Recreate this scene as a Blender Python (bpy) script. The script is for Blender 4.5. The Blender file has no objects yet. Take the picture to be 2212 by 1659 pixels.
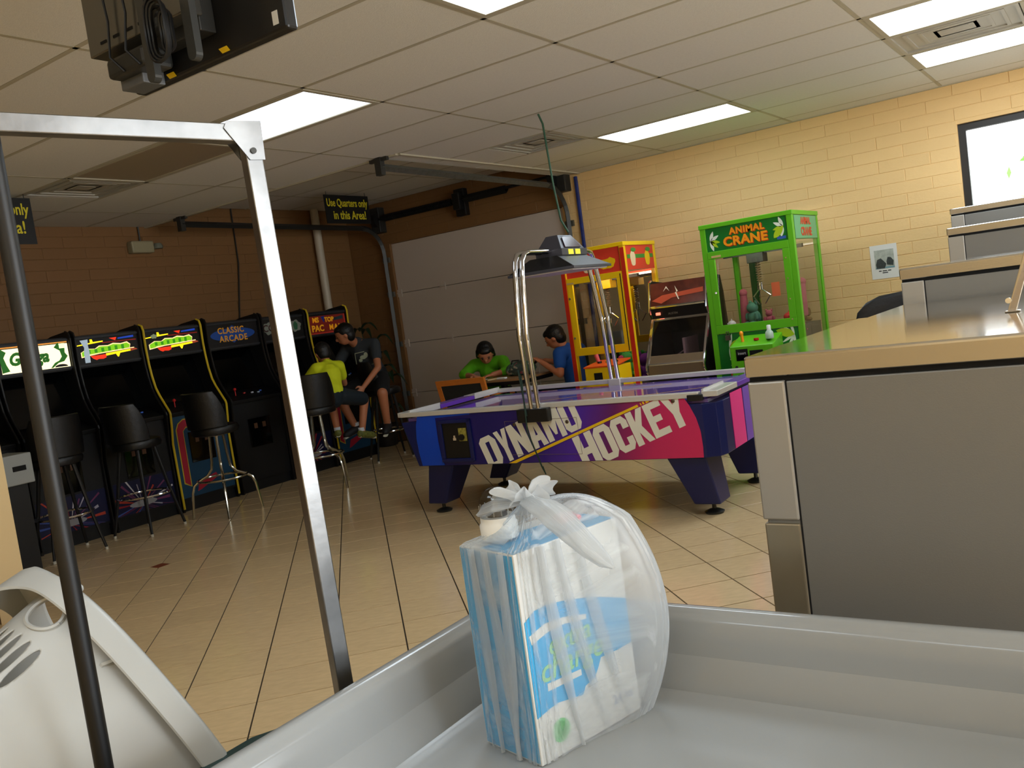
import bpy, bmesh, math, random
import numpy as np
from mathutils import Vector, Matrix, Quaternion
random.seed(7)
SC = bpy.context.scene
COL = SC.collection
PI = math.pi
# ---------------------------------------------------------------- camera
cam_d = bpy.data.cameras.new('camera'); cam = bpy.data.objects.new('camera', cam_d); COL.objects.link(cam)
def cam_axes(yaw, pitch, roll):
    f = Vector((-math.sin(yaw)*math.cos(pitch), math.cos(yaw)*math.cos(pitch), -math.sin(pitch)))
    r = f.cross(Vector((0, 0, 1))).normalized(); u = r.cross(f)
    c, s = math.cos(roll), math.sin(roll)
    return c*r + s*u, -s*r + c*u, f
r_, u_, f_ = cam_axes(math.radians(35.044), math.radians(4.513), math.radians(-7.879))
m = Matrix((r_, u_, -f_)).transposed().to_4x4(); m.translation = Vector((0, 0, 1.36))
cam.matrix_world = m
cam_d.sensor_width = 36; cam_d.lens = 1902.3/2212*36; cam_d.clip_start = 0.02; cam_d.clip_end = 200
SC.camera = cam
# ---------------------------------------------------------------- world, exposure, large lights
world = bpy.data.worlds.new('daylight'); SC.world = world; world.use_nodes = True
bg = world.node_tree.nodes['Background']; bg.inputs[0].default_value = (0.92, 0.97, 1.0, 1); bg.inputs[1].default_value = 5.0
SC.view_settings.view_transform = 'Standard'; SC.view_settings.look = 'None'
SC.view_settings.exposure = EXPOSURE = 0.28; SC.view_settings.gamma = 1.0
SC.view_settings.use_curve_mapping = False
LAMP = 11.0
def area(name, loc, rot, sx, sy, power, col=(1, 1, 1)):
    l = bpy.data.lights.new(name, 'AREA'); l.shape = 'RECTANGLE'; l.size = sx; l.size_y = sy; l.energy = power; l.color = col
    o = bpy.data.objects.new(name, l); COL.objects.link(o); o.location = loc; o.rotation_euler = rot; return o
# daylight through the shop front: on the right side and behind the camera
for k_, y_ in enumerate((0.55, 2.2, 3.85)):
    area('shopfront_daylight', (4.35, y_, 1.45), (PI/2, 0, PI/2), 1.15, 2.0, 38, (0.93, 0.97, 1.0))
# ---------------------------------------------------------------- helpers
def lin(c):
    return tuple(((x/255)/12.92 if x/255 <= 0.04045 else ((x/255+0.055)/1.055)**2.4) for x in c)
MATS = {}
def mat(name, rgb, rough=0.5, metal=0.0, noise=0.0, nscale=8.0, emit=None, estr=0.0, bump=0.0, bscale=60.0, spec=0.5, vary=0.0, coat=0.0, trans=0.0, ior=1.45, alpha=1.0, stretch=None, sheen=0.0):
    if name in MATS: return MATS[name]
    M = bpy.data.materials.new(name); M.use_nodes = True; nt = M.node_tree; b = nt.nodes['Principled BSDF']
    c = lin(rgb) + (1,)
    b.inputs['Base Color'].default_value = c
    b.inputs['Roughness'].default_value = rough; b.inputs['Metallic'].default_value = metal
    b.inputs['Specular IOR Level'].default_value = spec; b.inputs['IOR'].default_value = ior
    b.inputs['Coat Weight'].default_value = coat; b.inputs['Transmission Weight'].default_value = trans; b.inputs['Alpha'].default_value = alpha
    tc = nt.nodes.new('ShaderNodeTexCoord'); mp = nt.nodes.new('ShaderNodeMapping'); nt.links.new(tc.outputs['Object'], mp.inputs[0])
    if stretch: mp.inputs['Scale'].default_value = stretch
    if noise or vary:
        n = nt.nodes.new('ShaderNodeTexNoise'); n.inputs['Scale'].default_value = nscale; n.inputs['Detail'].default_value = 4
        nt.links.new(mp.outputs[0], n.inputs['Vector'])
        hsv = nt.nodes.new('ShaderNodeHueSaturation'); hsv.inputs['Color'].default_value = c
        mr = nt.nodes.new('ShaderNodeMapRange'); mr.inputs[1].default_value = 0.3; mr.inputs[2].default_value = 0.7
        mr.inputs[3].default_value = 1-noise; mr.inputs[4].default_value = 1+noise
        nt.links.new(n.outputs['Fac'], mr.inputs[0])
        val = mr.outputs[0]
        if vary:
            oi = nt.nodes.new('ShaderNodeObjectInfo'); m2 = nt.nodes.new('ShaderNodeMapRange')
            m2.inputs[3].default_value = 1-vary; m2.inputs[4].default_value = 1+vary
            nt.links.new(oi.outputs['Random'], m2.inputs[0])
            mm = nt.nodes.new('ShaderNodeMath'); mm.operation = 'MULTIPLY'
            nt.links.new(val, mm.inputs[0]); nt.links.new(m2.outputs[0], mm.inputs[1]); val = mm.outputs[0]
        nt.links.new(val, hsv.inputs['Value']); nt.links.new(hsv.outputs[0], b.inputs['Base Color'])
    if bump:
        n2 = nt.nodes.new('ShaderNodeTexNoise'); n2.inputs['Scale'].default_value = bscale; n2.inputs['Detail'].default_value = 3
        nt.links.new(mp.outputs[0], n2.inputs['Vector'])
        bp = nt.nodes.new('ShaderNodeBump'); bp.inputs['Strength'].default_value = bump; bp.inputs['Distance'].default_value = 0.01
        nt.links.new(n2.outputs['Fac'], bp.inputs['Height']); nt.links.new(bp.outputs[0], b.inputs['Normal'])
    if emit is not None:
        b.inputs['Emission Color'].default_value = lin(emit)+(1,); b.inputs['Emission Strength'].default_value = estr
    MATS[name] = M; return M
def glass_mat(name, tint=(255, 255, 255), refl=0.9, clear=0.93, rough=0.02):
    if name in MATS: return MATS[name]
    M = bpy.data.materials.new(name); M.use_nodes = True; nt = M.node_tree; nt.nodes.clear()
    o = nt.nodes.new('ShaderNodeOutputMaterial'); mx = nt.nodes.new('ShaderNodeMixShader'); t = nt.nodes.new('ShaderNodeBsdfTransparent')
    g = nt.nodes.new('ShaderNodeBsdfGlossy'); fr = nt.nodes.new('ShaderNodeFresnel'); fr.inputs[0].default_value = 1.5
    mu = nt.nodes.new('ShaderNodeMath'); mu.operation = 'MULTIPLY'; mu.inputs[1].default_value = refl
    t.inputs[0].default_value = tuple(x*clear for x in lin(tint))+(1,); g.inputs['Roughness'].default_value = rough
    ge = nt.nodes.new('ShaderNodeNewGeometry'); iv = nt.nodes.new('ShaderNodeMath'); iv.operation = 'SUBTRACT'; iv.inputs[0].default_value = 1.0; m2 = nt.nodes.new('ShaderNodeMath'); m2.operation = 'MULTIPLY'
    nt.links.new(ge.outputs['Backfacing'], iv.inputs[1]); nt.links.new(fr.outputs[0], mu.inputs[0]); nt.links.new(mu.outputs[0], m2.inputs[0]); nt.links.new(iv.outputs[0], m2.inputs[1]); nt.links.new(m2.outputs[0], mx.inputs[0]); nt.links.new(t.outputs[0], mx.inputs[1]); nt.links.new(g.outputs[0], mx.inputs[2]); nt.links.new(mx.outputs[0], o.inputs[0])
    MATS[name] = M; return M
def link(name, mesh, parent=None):
    o = bpy.data.objects.new(name, mesh); COL.objects.link(o)
    if parent is not None: o.parent = parent
    return o
class MB:
    def __init__(s): s.v = []; s.f = []
    def add(s, vs, fs):
        k = len(s.v); s.v += [tuple(p) for p in vs]; s.f += [tuple(i+k for i in f) for f in fs]; return s
    def box(s, x0, x1, y0, y1, z0, z1, rz=0, about=None, M=None):
        vs = [Vector((x, y, z)) for z in (z0, z1) for y in (y0, y1) for x in (x0, x1)]
        if rz:
            c = Vector(about or ((x0+x1)/2, (y0+y1)/2, 0)); R = Matrix.Rotation(rz, 3, 'Z'); vs = [R@(p-c)+c for p in vs]
        if M is not None: vs = [M@p for p in vs]
        return s.add(vs, [(0, 2, 3, 1), (4, 5, 7, 6), (0, 1, 5, 4), (2, 6, 7, 3), (0, 4, 6, 2), (1, 3, 7, 5)])
    def hexa(s, b, t):           # bottom quad and top quad, same order, counter-clockwise from above
        n = len(b)
        return s.add(list(b)+list(t), [tuple(range(n))[::-1], tuple(range(n, 2*n))]+[(i, (i+1) % n, (i+1) % n+n, i+n) for i in range(n)])
    def prism(s, poly, fn, d0, d1):   # poly in 2D, fn(u,v,d) -> 3D, tessellated caps
        n = len(poly); k = len(s.v)
        s.v += [tuple(fn(u, v, d0)) for u, v in poly]+[tuple(fn(u, v, d1)) for u, v in poly]
        s.f += [tuple(range(k, k+n))[::-1], tuple(range(k+n, k+2*n))]+[(k+i, k+(i+1) % n, k+(i+1) % n+n, k+i+n) for i in range(n)]
        return s
    def tube(s, pts, r, n=10, cap=True, flat=1.0):
        pts = [Vector(p) for p in pts]; rs = r if isinstance(r, (list, tuple)) else [r]*len(pts)
        k = len(s.v); prev = None
        for i, p in enumerate(pts):
            t = (pts[min(i+1, len(pts)-1)]-pts[max(i-1, 0)]).normalized()
            if prev is None:
                a = Vector((0, 0, 1)) if abs(t.z) < 0.9 else Vector((1, 0, 0)); u = t.cross(a).normalized()
            else:
                u = (prev - t*prev.dot(t)).normalized()
            prev = u; w = t.cross(u)
            for j in range(n):
                a = 2*PI*j/n; s.v.append(tuple(p+(u*math.cos(a)+w*math.sin(a)*flat)*rs[i]))
        for i in range(len(pts)-1):
            for j in range(n):
                a = k+i*n+j; b = k+i*n+(j+1) % n; s.f.append((a, b, b+n, a+n))
        if cap: s.f.append(tuple(k+j for j in range(n))[::-1]); s.f.append(tuple(k+(len(pts)-1)*n+j for j in range(n)))
        return s
    def cyl(s, p0, p1, r0, r1=None, n=16): return s.tube([p0, p1], [r0, r0 if r1 is None else r1], n)
    def lathe(s, prof, c=(0, 0, 0), n=24, sx=1, sy=1):
        k = len(s.v)
        for r, z in prof:
            for j in range(n):
                a = 2*PI*j/n; s.v.append((c[0]+r*math.cos(a)*sx, c[1]+r*math.sin(a)*sy, c[2]+z))
        for i in range(len(prof)-1):
            for j in range(n):
                a = k+i*n+j; b = k+i*n+(j+1) % n; s.f.append((a, b, b+n, a+n))
        s.f.append(tuple(k+j for j in range(n))[::-1]); s.f.append(tuple(k+(len(prof)-1)*n+j for j in range(n)))
        return s
    def ball(s, c, r, n=12, M=None):
        rr = (r, r, r) if not isinstance(r, (tuple, list)) else r; k = len(s.v); m_ = n//2
        for i in range(1, m_):
            for j in range(n):
                p = Vector((math.sin(PI*i/m_)*math.cos(2*PI*j/n)*rr[0], math.sin(PI*i/m_)*math.sin(2*PI*j/n)*rr[1], math.cos(PI*i/m_)*rr[2]))
                if M is not None: p = M@p
                s.v.append(tuple(p+Vector(c)))
        for sgn in (1, -1):
            p = Vector((0, 0, sgn*rr[2])); p = M@p if M is not None else p; s.v.append(tuple(p+Vector(c)))
        t = len(s.v)-2
        for i in range(m_-2):
            for j in range(n):
                a = k+i*n+j; b = k+i*n+(j+1) % n; s.f.append((a, a+n, b+n, b))
        for j in range(n):
            s.f.append((t, k+j, k+(j+1) % n)); e = k+(m_-2)*n; s.f.append((t+1, e+(j+1) % n, e+j))
        return s
    def mesh(s, name, m=None, smooth=False, fix=True):
        me = bpy.data.meshes.new(name); me.from_pydata(s.v, [], s.f); me.update()
        if fix:
            bm = bmesh.new(); bm.from_mesh(me); bmesh.ops.recalc_face_normals(bm, faces=bm.faces)
            bmesh.ops.triangulate(bm, faces=[f for f in bm.faces if len(f.verts) > 4]); bm.to_mesh(me); bm.free()
        if m: me.materials.append(m)
        if smooth:
            me.polygons.foreach_set('use_smooth', [True]*len(me.polygons))
            try: me.set_sharp_from_angle(angle=math.radians(40))
            except Exception: pass
        return me
    def build(s, name, m, parent=None, smooth=False, bevel=0, seg=2):
        o = link(name, s.mesh(name, m, smooth), parent)
        if bevel:
            b = o.modifiers.new('bevel', 'BEVEL'); b.width = bevel; b.segments = seg; b.limit_method = 'ANGLE'; b.angle_limit = math.radians(35)
        return o
def tag(o, label=None, cat=None, group=None, kind=None):
    if label: o['label'] = label
    if cat: o['category'] = cat
    if group: o['group'] = group
    if kind: o['kind'] = kind
    return o
def thing(name, label, cat, loc=(0, 0, 0), rz=0, group=None):
    o = bpy.data.objects.new(name, None); COL.objects.link(o); o.location = loc; o.rotation_euler = (0, 0, rz); o.empty_display_size = 0.1
    return tag(o, label, cat, group)
def text(name, body, size, m, parent, loc, rot, ext=0.001, sx=1.0, shear=0.0, align='CENTER', bold=0.0, spacing=1.0):
    c = bpy.data.curves.new(name, 'FONT'); c.body = body; c.size = size; c.extrude = ext; c.align_x = align; c.align_y = 'CENTER'; c.shear = shear; c.offset = bold; c.space_character = spacing; c.resolution_u = 3
    t = bpy.data.objects.new(name, c); me = bpy.data.meshes.new_from_object(t); bpy.data.objects.remove(t)
    me.materials.clear(); me.materials.append(m); me.name = name
    o = link(name, me, parent); o.location = loc; o.rotation_euler = rot; o.scale = (sx, 1, 1); return o
def copy_tree(o, parent=None):
    c = o.copy(); COL.objects.link(c)
    if parent is not None: c.parent = parent
    for ch in list(o.children):
        copy_tree(ch, c)
    return c
# ---------------------------------------------------------------- materials
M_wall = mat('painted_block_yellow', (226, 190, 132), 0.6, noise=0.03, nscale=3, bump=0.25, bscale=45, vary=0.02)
M_wall_shaded = mat('painted_block_shaded', (126, 90, 52), 0.65, noise=0.03, nscale=3, bump=0.25, bscale=45, vary=0.025)  # same yellow paint, with the shade of the arcade corner put into its colour
M_cream = mat('cream_plaster', (228, 200, 150), 0.7, bump=0.1)
M_tile = mat('beige_floor_tile', (214, 186, 142), 0.16, noise=0.07, nscale=14, vary=0.035, bump=0.03, bscale=20, stretch=(1, 3, 1))
M_grout = mat('grout', (52, 42, 30), 0.8)
M_accent = mat('terracotta_accent', (128, 62, 34), 0.3)
M_ctile = mat('ceiling_tile', (214, 210, 200), 0.9, noise=0.03, nscale=60, vary=0.012, bump=0.15, bscale=150)
M_ctile_shaded = mat('ceiling_tile_shaded', (140, 126, 108), 0.85, noise=0.03, nscale=60)  # same tile, darkened for the shade just behind the ceiling step
M_tbar = mat('ceiling_grid_bar', (176, 168, 146), 0.5)
M_steel = mat('stainless_steel', (176, 170, 160), 0.22, 1.0, noise=0.04, nscale=5, bump=0.02, bscale=120, stretch=(0.3, 1, 1))
M_steel_top = mat('stainless_top', (196, 192, 184), 0.09, 1.0, noise=0.03, nscale=4)
M_wpanel = mat('washer_side_panel', (118, 117, 113), 0.38, 0.25, bump=0.04, bscale=300)
M_wfront = mat('washer_front_strip', (158, 154, 146), 0.35, 0.35)
M_black = mat('black_paint', (14, 14, 15), 0.45)
M_gap = mat('dark_gap', (8, 8, 8), 0.9)
M_chrome = mat('chrome', (225, 225, 228), 0.08, 1.0)
M_alu = mat('brushed_aluminium', (134, 135, 136), 0.32, 1.0, noise=0.25, nscale=9, bump=0.02)
M_white = mat('white_plastic', (172, 173, 170), 0.35, noise=0.015, nscale=6)
M_tub = mat('grey_white_fibreglass', (148, 151, 152), 0.16, noise=0.012, nscale=3)
M_glass = glass_mat('clear_glass')
M_lamp = mat('lit_diffuser', (255, 255, 255), 0.5, emit=(255, 252, 244), estr=LAMP)
M_lampoff = mat('unlit_diffuser', (150, 135, 112), 0.4)
M_dgrey = mat('dark_grey_metal', (62, 62, 60), 0.45, 0.6)
M_galv = mat('galvanised_steel', (120, 124, 120), 0.4, 0.8, noise=0.15, nscale=30)
M_door = mat('garage_door_paint', (196, 182, 168), 0.55, bump=0.05, bscale=80)
M_red = mat('red_plastic', (200, 30, 30), 0.4)
M_yel = mat('yellow_plastic', (240, 200, 20), 0.4)
LETTERS = [["D",[[[0.6646,0.5237],[0.6809,0.5573],[0.7507,0.5801],[0.7973,0.5489],[0.8427,0.4249],[0.833,0.375],[0.7325,0.3399]],[[0.7151,0.5263],[0.7642,0.3931],[0.7969,0.4044],[0.748,0.5372]]]],["Y",[[[0.7872,0.5921],[0.8202,0.603],[0.8605,0.5401],[0.8511,0.6132],[0.8837,0.624],[0.8956,0.4942],[0.927,0.4082],[0.8946,0.3967],[0.863,0.483]]]],["N",[[[0.8905,0.6262],[0.9369,0.6413],[1.0135,0.5479],[0.9752,0.6537],[1.0183,0.6677],[1.0914,0.4654],[1.0488,0.4506],[0.9699,0.5424],[1.0084,0.4366],[0.965,0.4215]]]],["A",[[[1.0571,0.6804],[1.1079,0.697],[1.2117,0.5074],[1.1732,0.494],[1.1542,0.5324],[1.129,0.5237],[1.1378,0.4816],[1.0975,0.4675]],[[1.1029,0.6322],[1.1195,0.5611],[1.1367,0.567]]]],["M",[[[1.1473,0.7099],[1.1919,0.7244],[1.2488,0.6428],[1.2416,0.7405],[1.2853,0.7547],[1.3555,0.5573],[1.3177,0.5441],[1.2768,0.6589],[1.2853,0.5663],[1.2689,0.5606],[1.2164,0.6387],[1.2576,0.5233],[1.219,0.5099]]]],["O",[[[1.3155,0.7647],[1.3865,0.7884],[1.421,0.7649],[1.4678,0.6322],[1.4556,0.5928],[1.3854,0.5679],[1.3506,0.591],[1.3029,0.7251]],[[1.3471,0.7356],[1.3917,0.6098],[1.4245,0.6214],[1.3802,0.7467]]]],["H",[[[1.3806,0.5313],[1.4286,0.5482],[1.4591,0.4635],[1.496,0.4768],[1.4656,0.5611],[1.5128,0.5777],[1.5879,0.3682],[1.5413,0.3508],[1.5111,0.4347],[1.4744,0.4213],[1.5047,0.3371],[1.4573,0.3193]]]],["O",[[[1.5432,0.5882],[1.6147,0.6131],[1.6501,0.5881],[1.7001,0.4474],[1.6885,0.4057],[1.6179,0.3794],[1.5822,0.4039],[1.5312,0.5463]],[[1.5758,0.5572],[1.6235,0.4238],[1.6565,0.436],[1.6091,0.569]]]],["C",[[[1.6673,0.6314],[1.7356,0.6551],[1.7697,0.6301],[1.7841,0.5891],[1.7437,0.5747],[1.7306,0.6117],[1.6988,0.6005],[1.7455,0.4687],[1.7771,0.4803],[1.7626,0.5213],[1.8029,0.5359],[1.8187,0.491],[1.808,0.4501],[1.7405,0.425],[1.7061,0.4496],[1.6561,0.5902]]]],["K",[[[1.7641,0.665],[1.8052,0.6793],[1.8296,0.6099],[1.8391,0.6911],[1.8773,0.7044],[1.8703,0.5878],[1.9481,0.5023],[1.9103,0.4882],[1.8511,0.5488],[1.8768,0.4757],[1.8362,0.4606]]]],["E",[[[1.8831,0.7064],[1.9913,0.744],[2.0045,0.7059],[1.9357,0.6817],[1.9505,0.6393],[1.9978,0.6562],[2.0103,0.6202],[1.9631,0.6031],[1.9793,0.5569],[2.0476,0.582],[2.0607,0.5441],[1.9538,0.5044]]]],["Y",[[[1.9979,0.7463],[2.0403,0.7611],[2.0829,0.7023],[2.0799,0.7749],[2.1216,0.7894],[2.1209,0.6602],[2.1495,0.5773],[2.1079,0.5617],[2.0791,0.6451]]]]]
# ================================================================ ROOM SHELL
XL, YB, YN, XR = -7.78, 8.03, -1.2, 4.0
ZC, ZH = 2.69, 2.89
SX, SY = -4.46, 5.27        # edge of the raised part of the ceiling
# ---- floor: 305 mm tiles laid diagonally
floor = MB().box(XL-0.2, XR+0.2, YN-0.2, YB+0.2, -0.12, -0.004).build('floor', M_grout); tag(floor, kind='structure', label='beige ceramic tile floor laid on the diagonal')
T = 0.305; G = 0.0032
def tile_mb(h=T/2-G):
    m_ = MB(); e = 0.0006
    b = [(-h, -h, -0.006), (h, -h, -0.006), (h, h, -0.006), (-h, h, -0.006)]; mid = [(x, y, -e) for x, y, z in b]
    t = [(x*(1-e/h), y*(1-e/h), 0) for x, y, z in b]
    m_.v = b+mid+t
    m_.f = [(i, (i+1) % 4, (i+1) % 4+4, i+4) for i in range(4)]+[(i+4, (i+1) % 4+4, (i+1) % 4+8, i+8) for i in range(4)]+[(8, 9, 10, 11)]
    return m_
tile_me = tile_mb().mesh('tile', M_tile)
s2 = math.sqrt(0.5); cand = []
fr, ur, rr = f_, u_, r_
def in_view(p, mg=0.06):
    q = Vector(p)-Vector((0, 0, 1.36)); z = q.dot(fr)
    if z < 0.1: return False
    return abs(q.dot(rr)/z) < 0.5814+mg and abs(q.dot(ur)/z) < 0.436+mg
for i in range(-40, 60):
    for j in range(-50, 50):
        D = 0.134+(i+0.5)*T; Ev = 0.048+(j+0.5)*T
        x = (Ev-D)*s2; y = (Ev+D)*s2
        if XL < x < XR and YN < y < YB: cand.append((x, y))
vis = sorted([c for c in cand if in_view((c[0], c[1], 0)) and not (c[0] > -1.3 and c[1] < 1.7)], key=lambda c: c[0]**2+c[1]**2)
near = set(vis[:298]); big = MB()
for c in cand:
    if c in near:
        o = link('tile', tile_me, floor); o.location = (c[0], c[1], 0); o.rotation_euler = (0, 0, PI/4)
    else:
        tm = tile_mb(); R = Matrix.Rotation(PI/4, 3, 'Z')
        big.add([R@Vector(p)+Vector((c[0], c[1], 0)) for p in tm.v], tm.f)
tag(big.build('tile_field', M_tile, floor), kind='stuff')
for (x, y) in ((-5.52, 3.49), (-2.94, 3.83)):
    D = round((-x+y)*s2/T-0.134/T)*T+0.134; Ev = round((x+y)*s2/T-0.048/T)*T+0.048
    x = (Ev-D)*s2; y = (Ev+D)*s2
    MB().box(x-0.045, x+0.045, y-0.045, y+0.045, -0.003, 0.0008).build('accent_tile', M_accent, floor)
# ---- ceiling: suspended grid of 1.2 x 0.62 m tiles, raised over the roller door corner
ceiling = MB()
ceiling.box(XL-0.2, SX, YN, SY, ZC+0.02, ZC+0.05).box(SX, XR+0.2, YN, YB+0.2, ZC+0.02, ZC+0.05).box(XL-0.2, SX+0.02, SY-0.02, YB+0.2, ZH+0.02, ZH+0.05)
ceiling = tag(ceiling.build('ceiling', M_ctile), kind='structure', label='white suspended tile ceiling with a raised corner over the roller door')
MB().box(XL, SX, SY-0.03, SY, ZC-0.012, ZH+0.03).build('step_fascia', M_tbar, ceiling)
MB().box(SX-0.005, SX+0.025, SY, YB, ZC-0.012, ZH+0.03).build('step_fascia', M_tbar, ceiling)
xs = [-1.07-1.195*k for k in range(-5, 7)][::-1]; xs = [x for x in xs if XL < x < XR+0.6]; xs = sorted(set([XL]+xs+[XR]))
ys = [3.40+0.622*k for k in range(-8, 8)]; ys = [y for y in ys if YN < y < YB]; ys = sorted(set([YN]+ys+[YB]))
cells = {}
LIGHTS = [(-4.1, 3.7), (-2.8, 6.8), (-1.6, 3.1), (-0.5, 5.6), (-0.5, 6.8), (-1.6, 0.2), (1.9, 5.6), (1.9, 3.1), (1.9, 0.6), (-0.4, -0.7)]  # panels out of view are added to light the tub and room
OFF = [(-5.3, 3.7)]; VENT = [(-3.7, 6.2), (-0.2, 6.2), (-6.2, 3.7)]
def has(lst, x0, x1, y0, y1): return [p for p in lst if x0 < p[0] < x1 and y0 < p[1] < y1]
tcache = {}
for i in range(len(xs)-1):
    for j in range(len(ys)-1):
        x0, x1, y0, y1 = xs[i], xs[i+1], ys[j], ys[j+1]
        if x1-x0 < 0.12 or y1-y0 < 0.08: continue
        cx, cy = (x0+x1)/2, (y0+y1)/2
        hi = cx < SX and cy > SY
        z = ZH if hi else ZC
        if has(LIGHTS, x0, x1, y0, y1) or has(OFF, x0, x1, y0, y1): continue
        if has(VENT, x0, x1, y0, y1):
            v = has(VENT, x0, x1, y0, y1)[0]; w = 0.60
            if v[0] < -6: x0b, x1b = x1-0.62, x1
            elif v[0] < -3: x0b, x1b = x1-0.60, x1
            else: x0b, x1b = x0, x1
            if v[0] < -0.3 and x0b > x0+0.1:
                k = (round(x0b-x0, 3), round(y1-y0, 3), 'v'); g = 0.013
                MB().box(x0+g, x0b-g, y0+g, y1-g, z, z+0.016).build('tile', M_ctile, ceiling)
            continue
        k = (round(x1-x0, 3), round(y1-y0, 3))
        if k not in tcache:
            a, b = k[0]/2-0.008, k[1]/2-0.008; e = 0.006
            q = MB().hexa([(-a+e, -b+e, 0), (a-e, -b+e, 0), (a-e, b-e, 0), (-a+e, b-e, 0)], [(-a, -b, e), (a, -b, e), (a, b, e), (-a, b, e)])
            q.hexa([(-a, -b, e), (a, -b, e), (a, b, e), (-a, b, e)], [(-a, -b, 0.016), (a, -b, 0.016), (a, b, 0.016), (-a, b, 0.016)])
            tcache[k] = q.mesh('tile', M_ctile)
        me = tcache[k]
        o = link('tile', me, ceiling); o.location = (cx, cy, z)
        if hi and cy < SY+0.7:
            o.data = me.copy(); o.data.materials[0] = M_ctile_shaded; o['label'] = 'ceiling tile darkened for the shade behind the step'
# slipped edges of tiles near the window: thin dark gaps come from lifted tiles
for x in xs[1:-1]:
    if x < SX:
        MB().box(x-0.012, x+0.012, YN, SY-0.03, ZC-0.001, ZC+0.006).build('grid_bar', M_tbar, ceiling)
        MB().box(x-0.012, x+0.012, SY, YB, ZH-0.001, ZH+0.006).build('grid_bar', M_tbar, ceiling)
    else: MB().box(x-0.012, x+0.012, YN, YB, ZC-0.001, ZC+0.006).build('grid_bar', M_tbar, ceiling)
for y in ys[1:-1]:
    if y < SY-0.05: MB().box(XL, XR, y-0.012, y+0.012, ZC-0.001, ZC+0.0055).build('grid_bar', M_tbar, ceiling)
    else:
        MB().box(SX+0.03, XR, y-0.012, y+0.012, ZC-0.001, ZC+0.0055).build('grid_bar', M_tbar, ceiling)
        if y > SY+0.05: MB().box(XL, SX-0.01, y-0.012, y+0.012, ZH-0.001, ZH+0.0055).build('grid_bar', M_tbar, ceiling)
# perimeter angle
MB().box(SX+0.03, XR, YB-0.03, YB, ZC-0.006, ZC+0.004).build('grid_bar', M_tbar, ceiling)
# ---- troffers and vents
def cell_of(p):
    for i in range(len(xs)-1):
        for j in range(len(ys)-1):
            if xs[i] < p[0] < xs[i+1] and ys[j] < p[1] < ys[j+1]: return xs[i], xs[i+1], ys[j], ys[j+1]
LSTR = {0: 1.6, 1: 7.0, 5: 6.0, 9: 6.0}
LL = {0: 'lit ceiling light panel beyond the corner of the metal garment rack', 1: 'lit ceiling light panel above the hockey table, close to the brick wall',
      2: 'lit ceiling light panel cut by the top edge of the picture', 3: 'lit ceiling light panel in the top corner, on the near side of the ceiling vent', 4: 'lit ceiling light panel in the top corner, between the ceiling vent and the brick wall'}
for n, p in enumerate(LIGHTS):
    x0, x1, y0, y1 = cell_of(p); g = 0.014
    t = thing('ceiling_light', LL.get(n, 'lit ceiling light panel added outside the picture, %s' % ('over the near side of the laundry tub', 'above the second tallest washing machine', 'above the low washing machine', 'above the nearest washing machine', 'behind the camera')[(n-5) % 5]), 'ceiling light', ((x0+x1)/2, (y0+y1)/2, ZC), 0, 'fluorescent ceiling panels')
    a, b = (x1-x0)/2-g, (y1-y0)/2-g
    fr_ = MB()
    for q in ((-a, a, -b, -b+0.03), (-a, a, b-0.03, b), (-a, -a+0.03, -b+0.03, b-0.03), (a-0.03, a, -b+0.03, b-0.03)): fr_.box(*q, -0.004, 0.012)
    fr_.build('frame', M_tbar, t)
    # gently domed prismatic lens
    ln = MB(); N = 8; k = 0; a2, b2 = a-0.03, b-0.03
    for i in range(N+1):
        for j in range(N+1):
            u, w = i/N, j/N; ln.v.append((-a2+2*a2*u, -b2+2*b2*w, -0.012*math.sin(PI*u)*math.sin(PI*w)+0.002))
    for i in range(N):
        for j in range(N):
            q = i*(N+1)+j; ln.f.append((q, q+1, q+N+2, q+N+1))
    ln.build('diffuser', mat('lit_diffuser_%d' % n, (255, 255, 255), 0.5, emit=(228, 243, 255), estr=LSTR.get(n, LAMP)), t, smooth=True)
for p in OFF:
    x0, x1, y0, y1 = cell_of(p); g = 0.012
    t = thing('ceiling_light', 'unlit brownish ceiling light panel behind the horizontal bar of the garment rack', 'ceiling light', ((x0+x1)/2, (y0+y1)/2, ZC), 0, 'fluorescent ceiling panels')
    a, b = (x1-x0)/2-g, (y1-y0)/2-g; q = MB()
    for z in ((-a, a, -b, -b+0.025), (-a, a, b-0.025, b), (-a, -a+0.025, -b, b), (a-0.025, a, -b, b)): q.box(*z, -0.004, 0.012)
    q.build('frame', M_tbar, t); MB().box(-a+0.02, a-0.02, -b+0.02, b-0.02, 0.003, 0.01).build('diffuser', M_lampoff, t)
M_vent = mat('vent_metal', (176, 172, 160), 0.45, 0.2)
def vent(x0, x1, y0, y1, label, square=True):
    t = thing('ceiling_vent', label, 'air vent', ((x0+x1)/2, (y0+y1)/2, ZC), 0)
    a, b = (x1-x0)/2-0.012, (y1-y0)/2-0.012
    MB().box(-a, a, -b, b, 0.010, 0.018).build('backing', M_vent, t)
    for s in range(4):
        h = 1-0.22*s; q = MB(); w = 0.02; z = -0.002+0.004*s
        A, B = a*h, b*h
        for r in ((-A, A, -B, -B+w), (-A, A, B-w, B), (-A, -A+w, -B+w, B-w), (A-w, A, -B+w, B-w)): q.box(*r, z, z+0.014)
        q.build('louvre_ring', M_vent, t)
    MB().box(-a*0.2, a*0.2, -b*0.2, b*0.2, 0.008, 0.014).build('centre_plate', M_vent, t)
vent(-4.06, -3.46, 5.89, 6.51, 'square grey ceiling vent above the hockey table, next to the lit panel')
vent(-1.07, -0.35, 5.89, 6.51, 'long grey ceiling vent between the two lit panels in the top corner')
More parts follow.
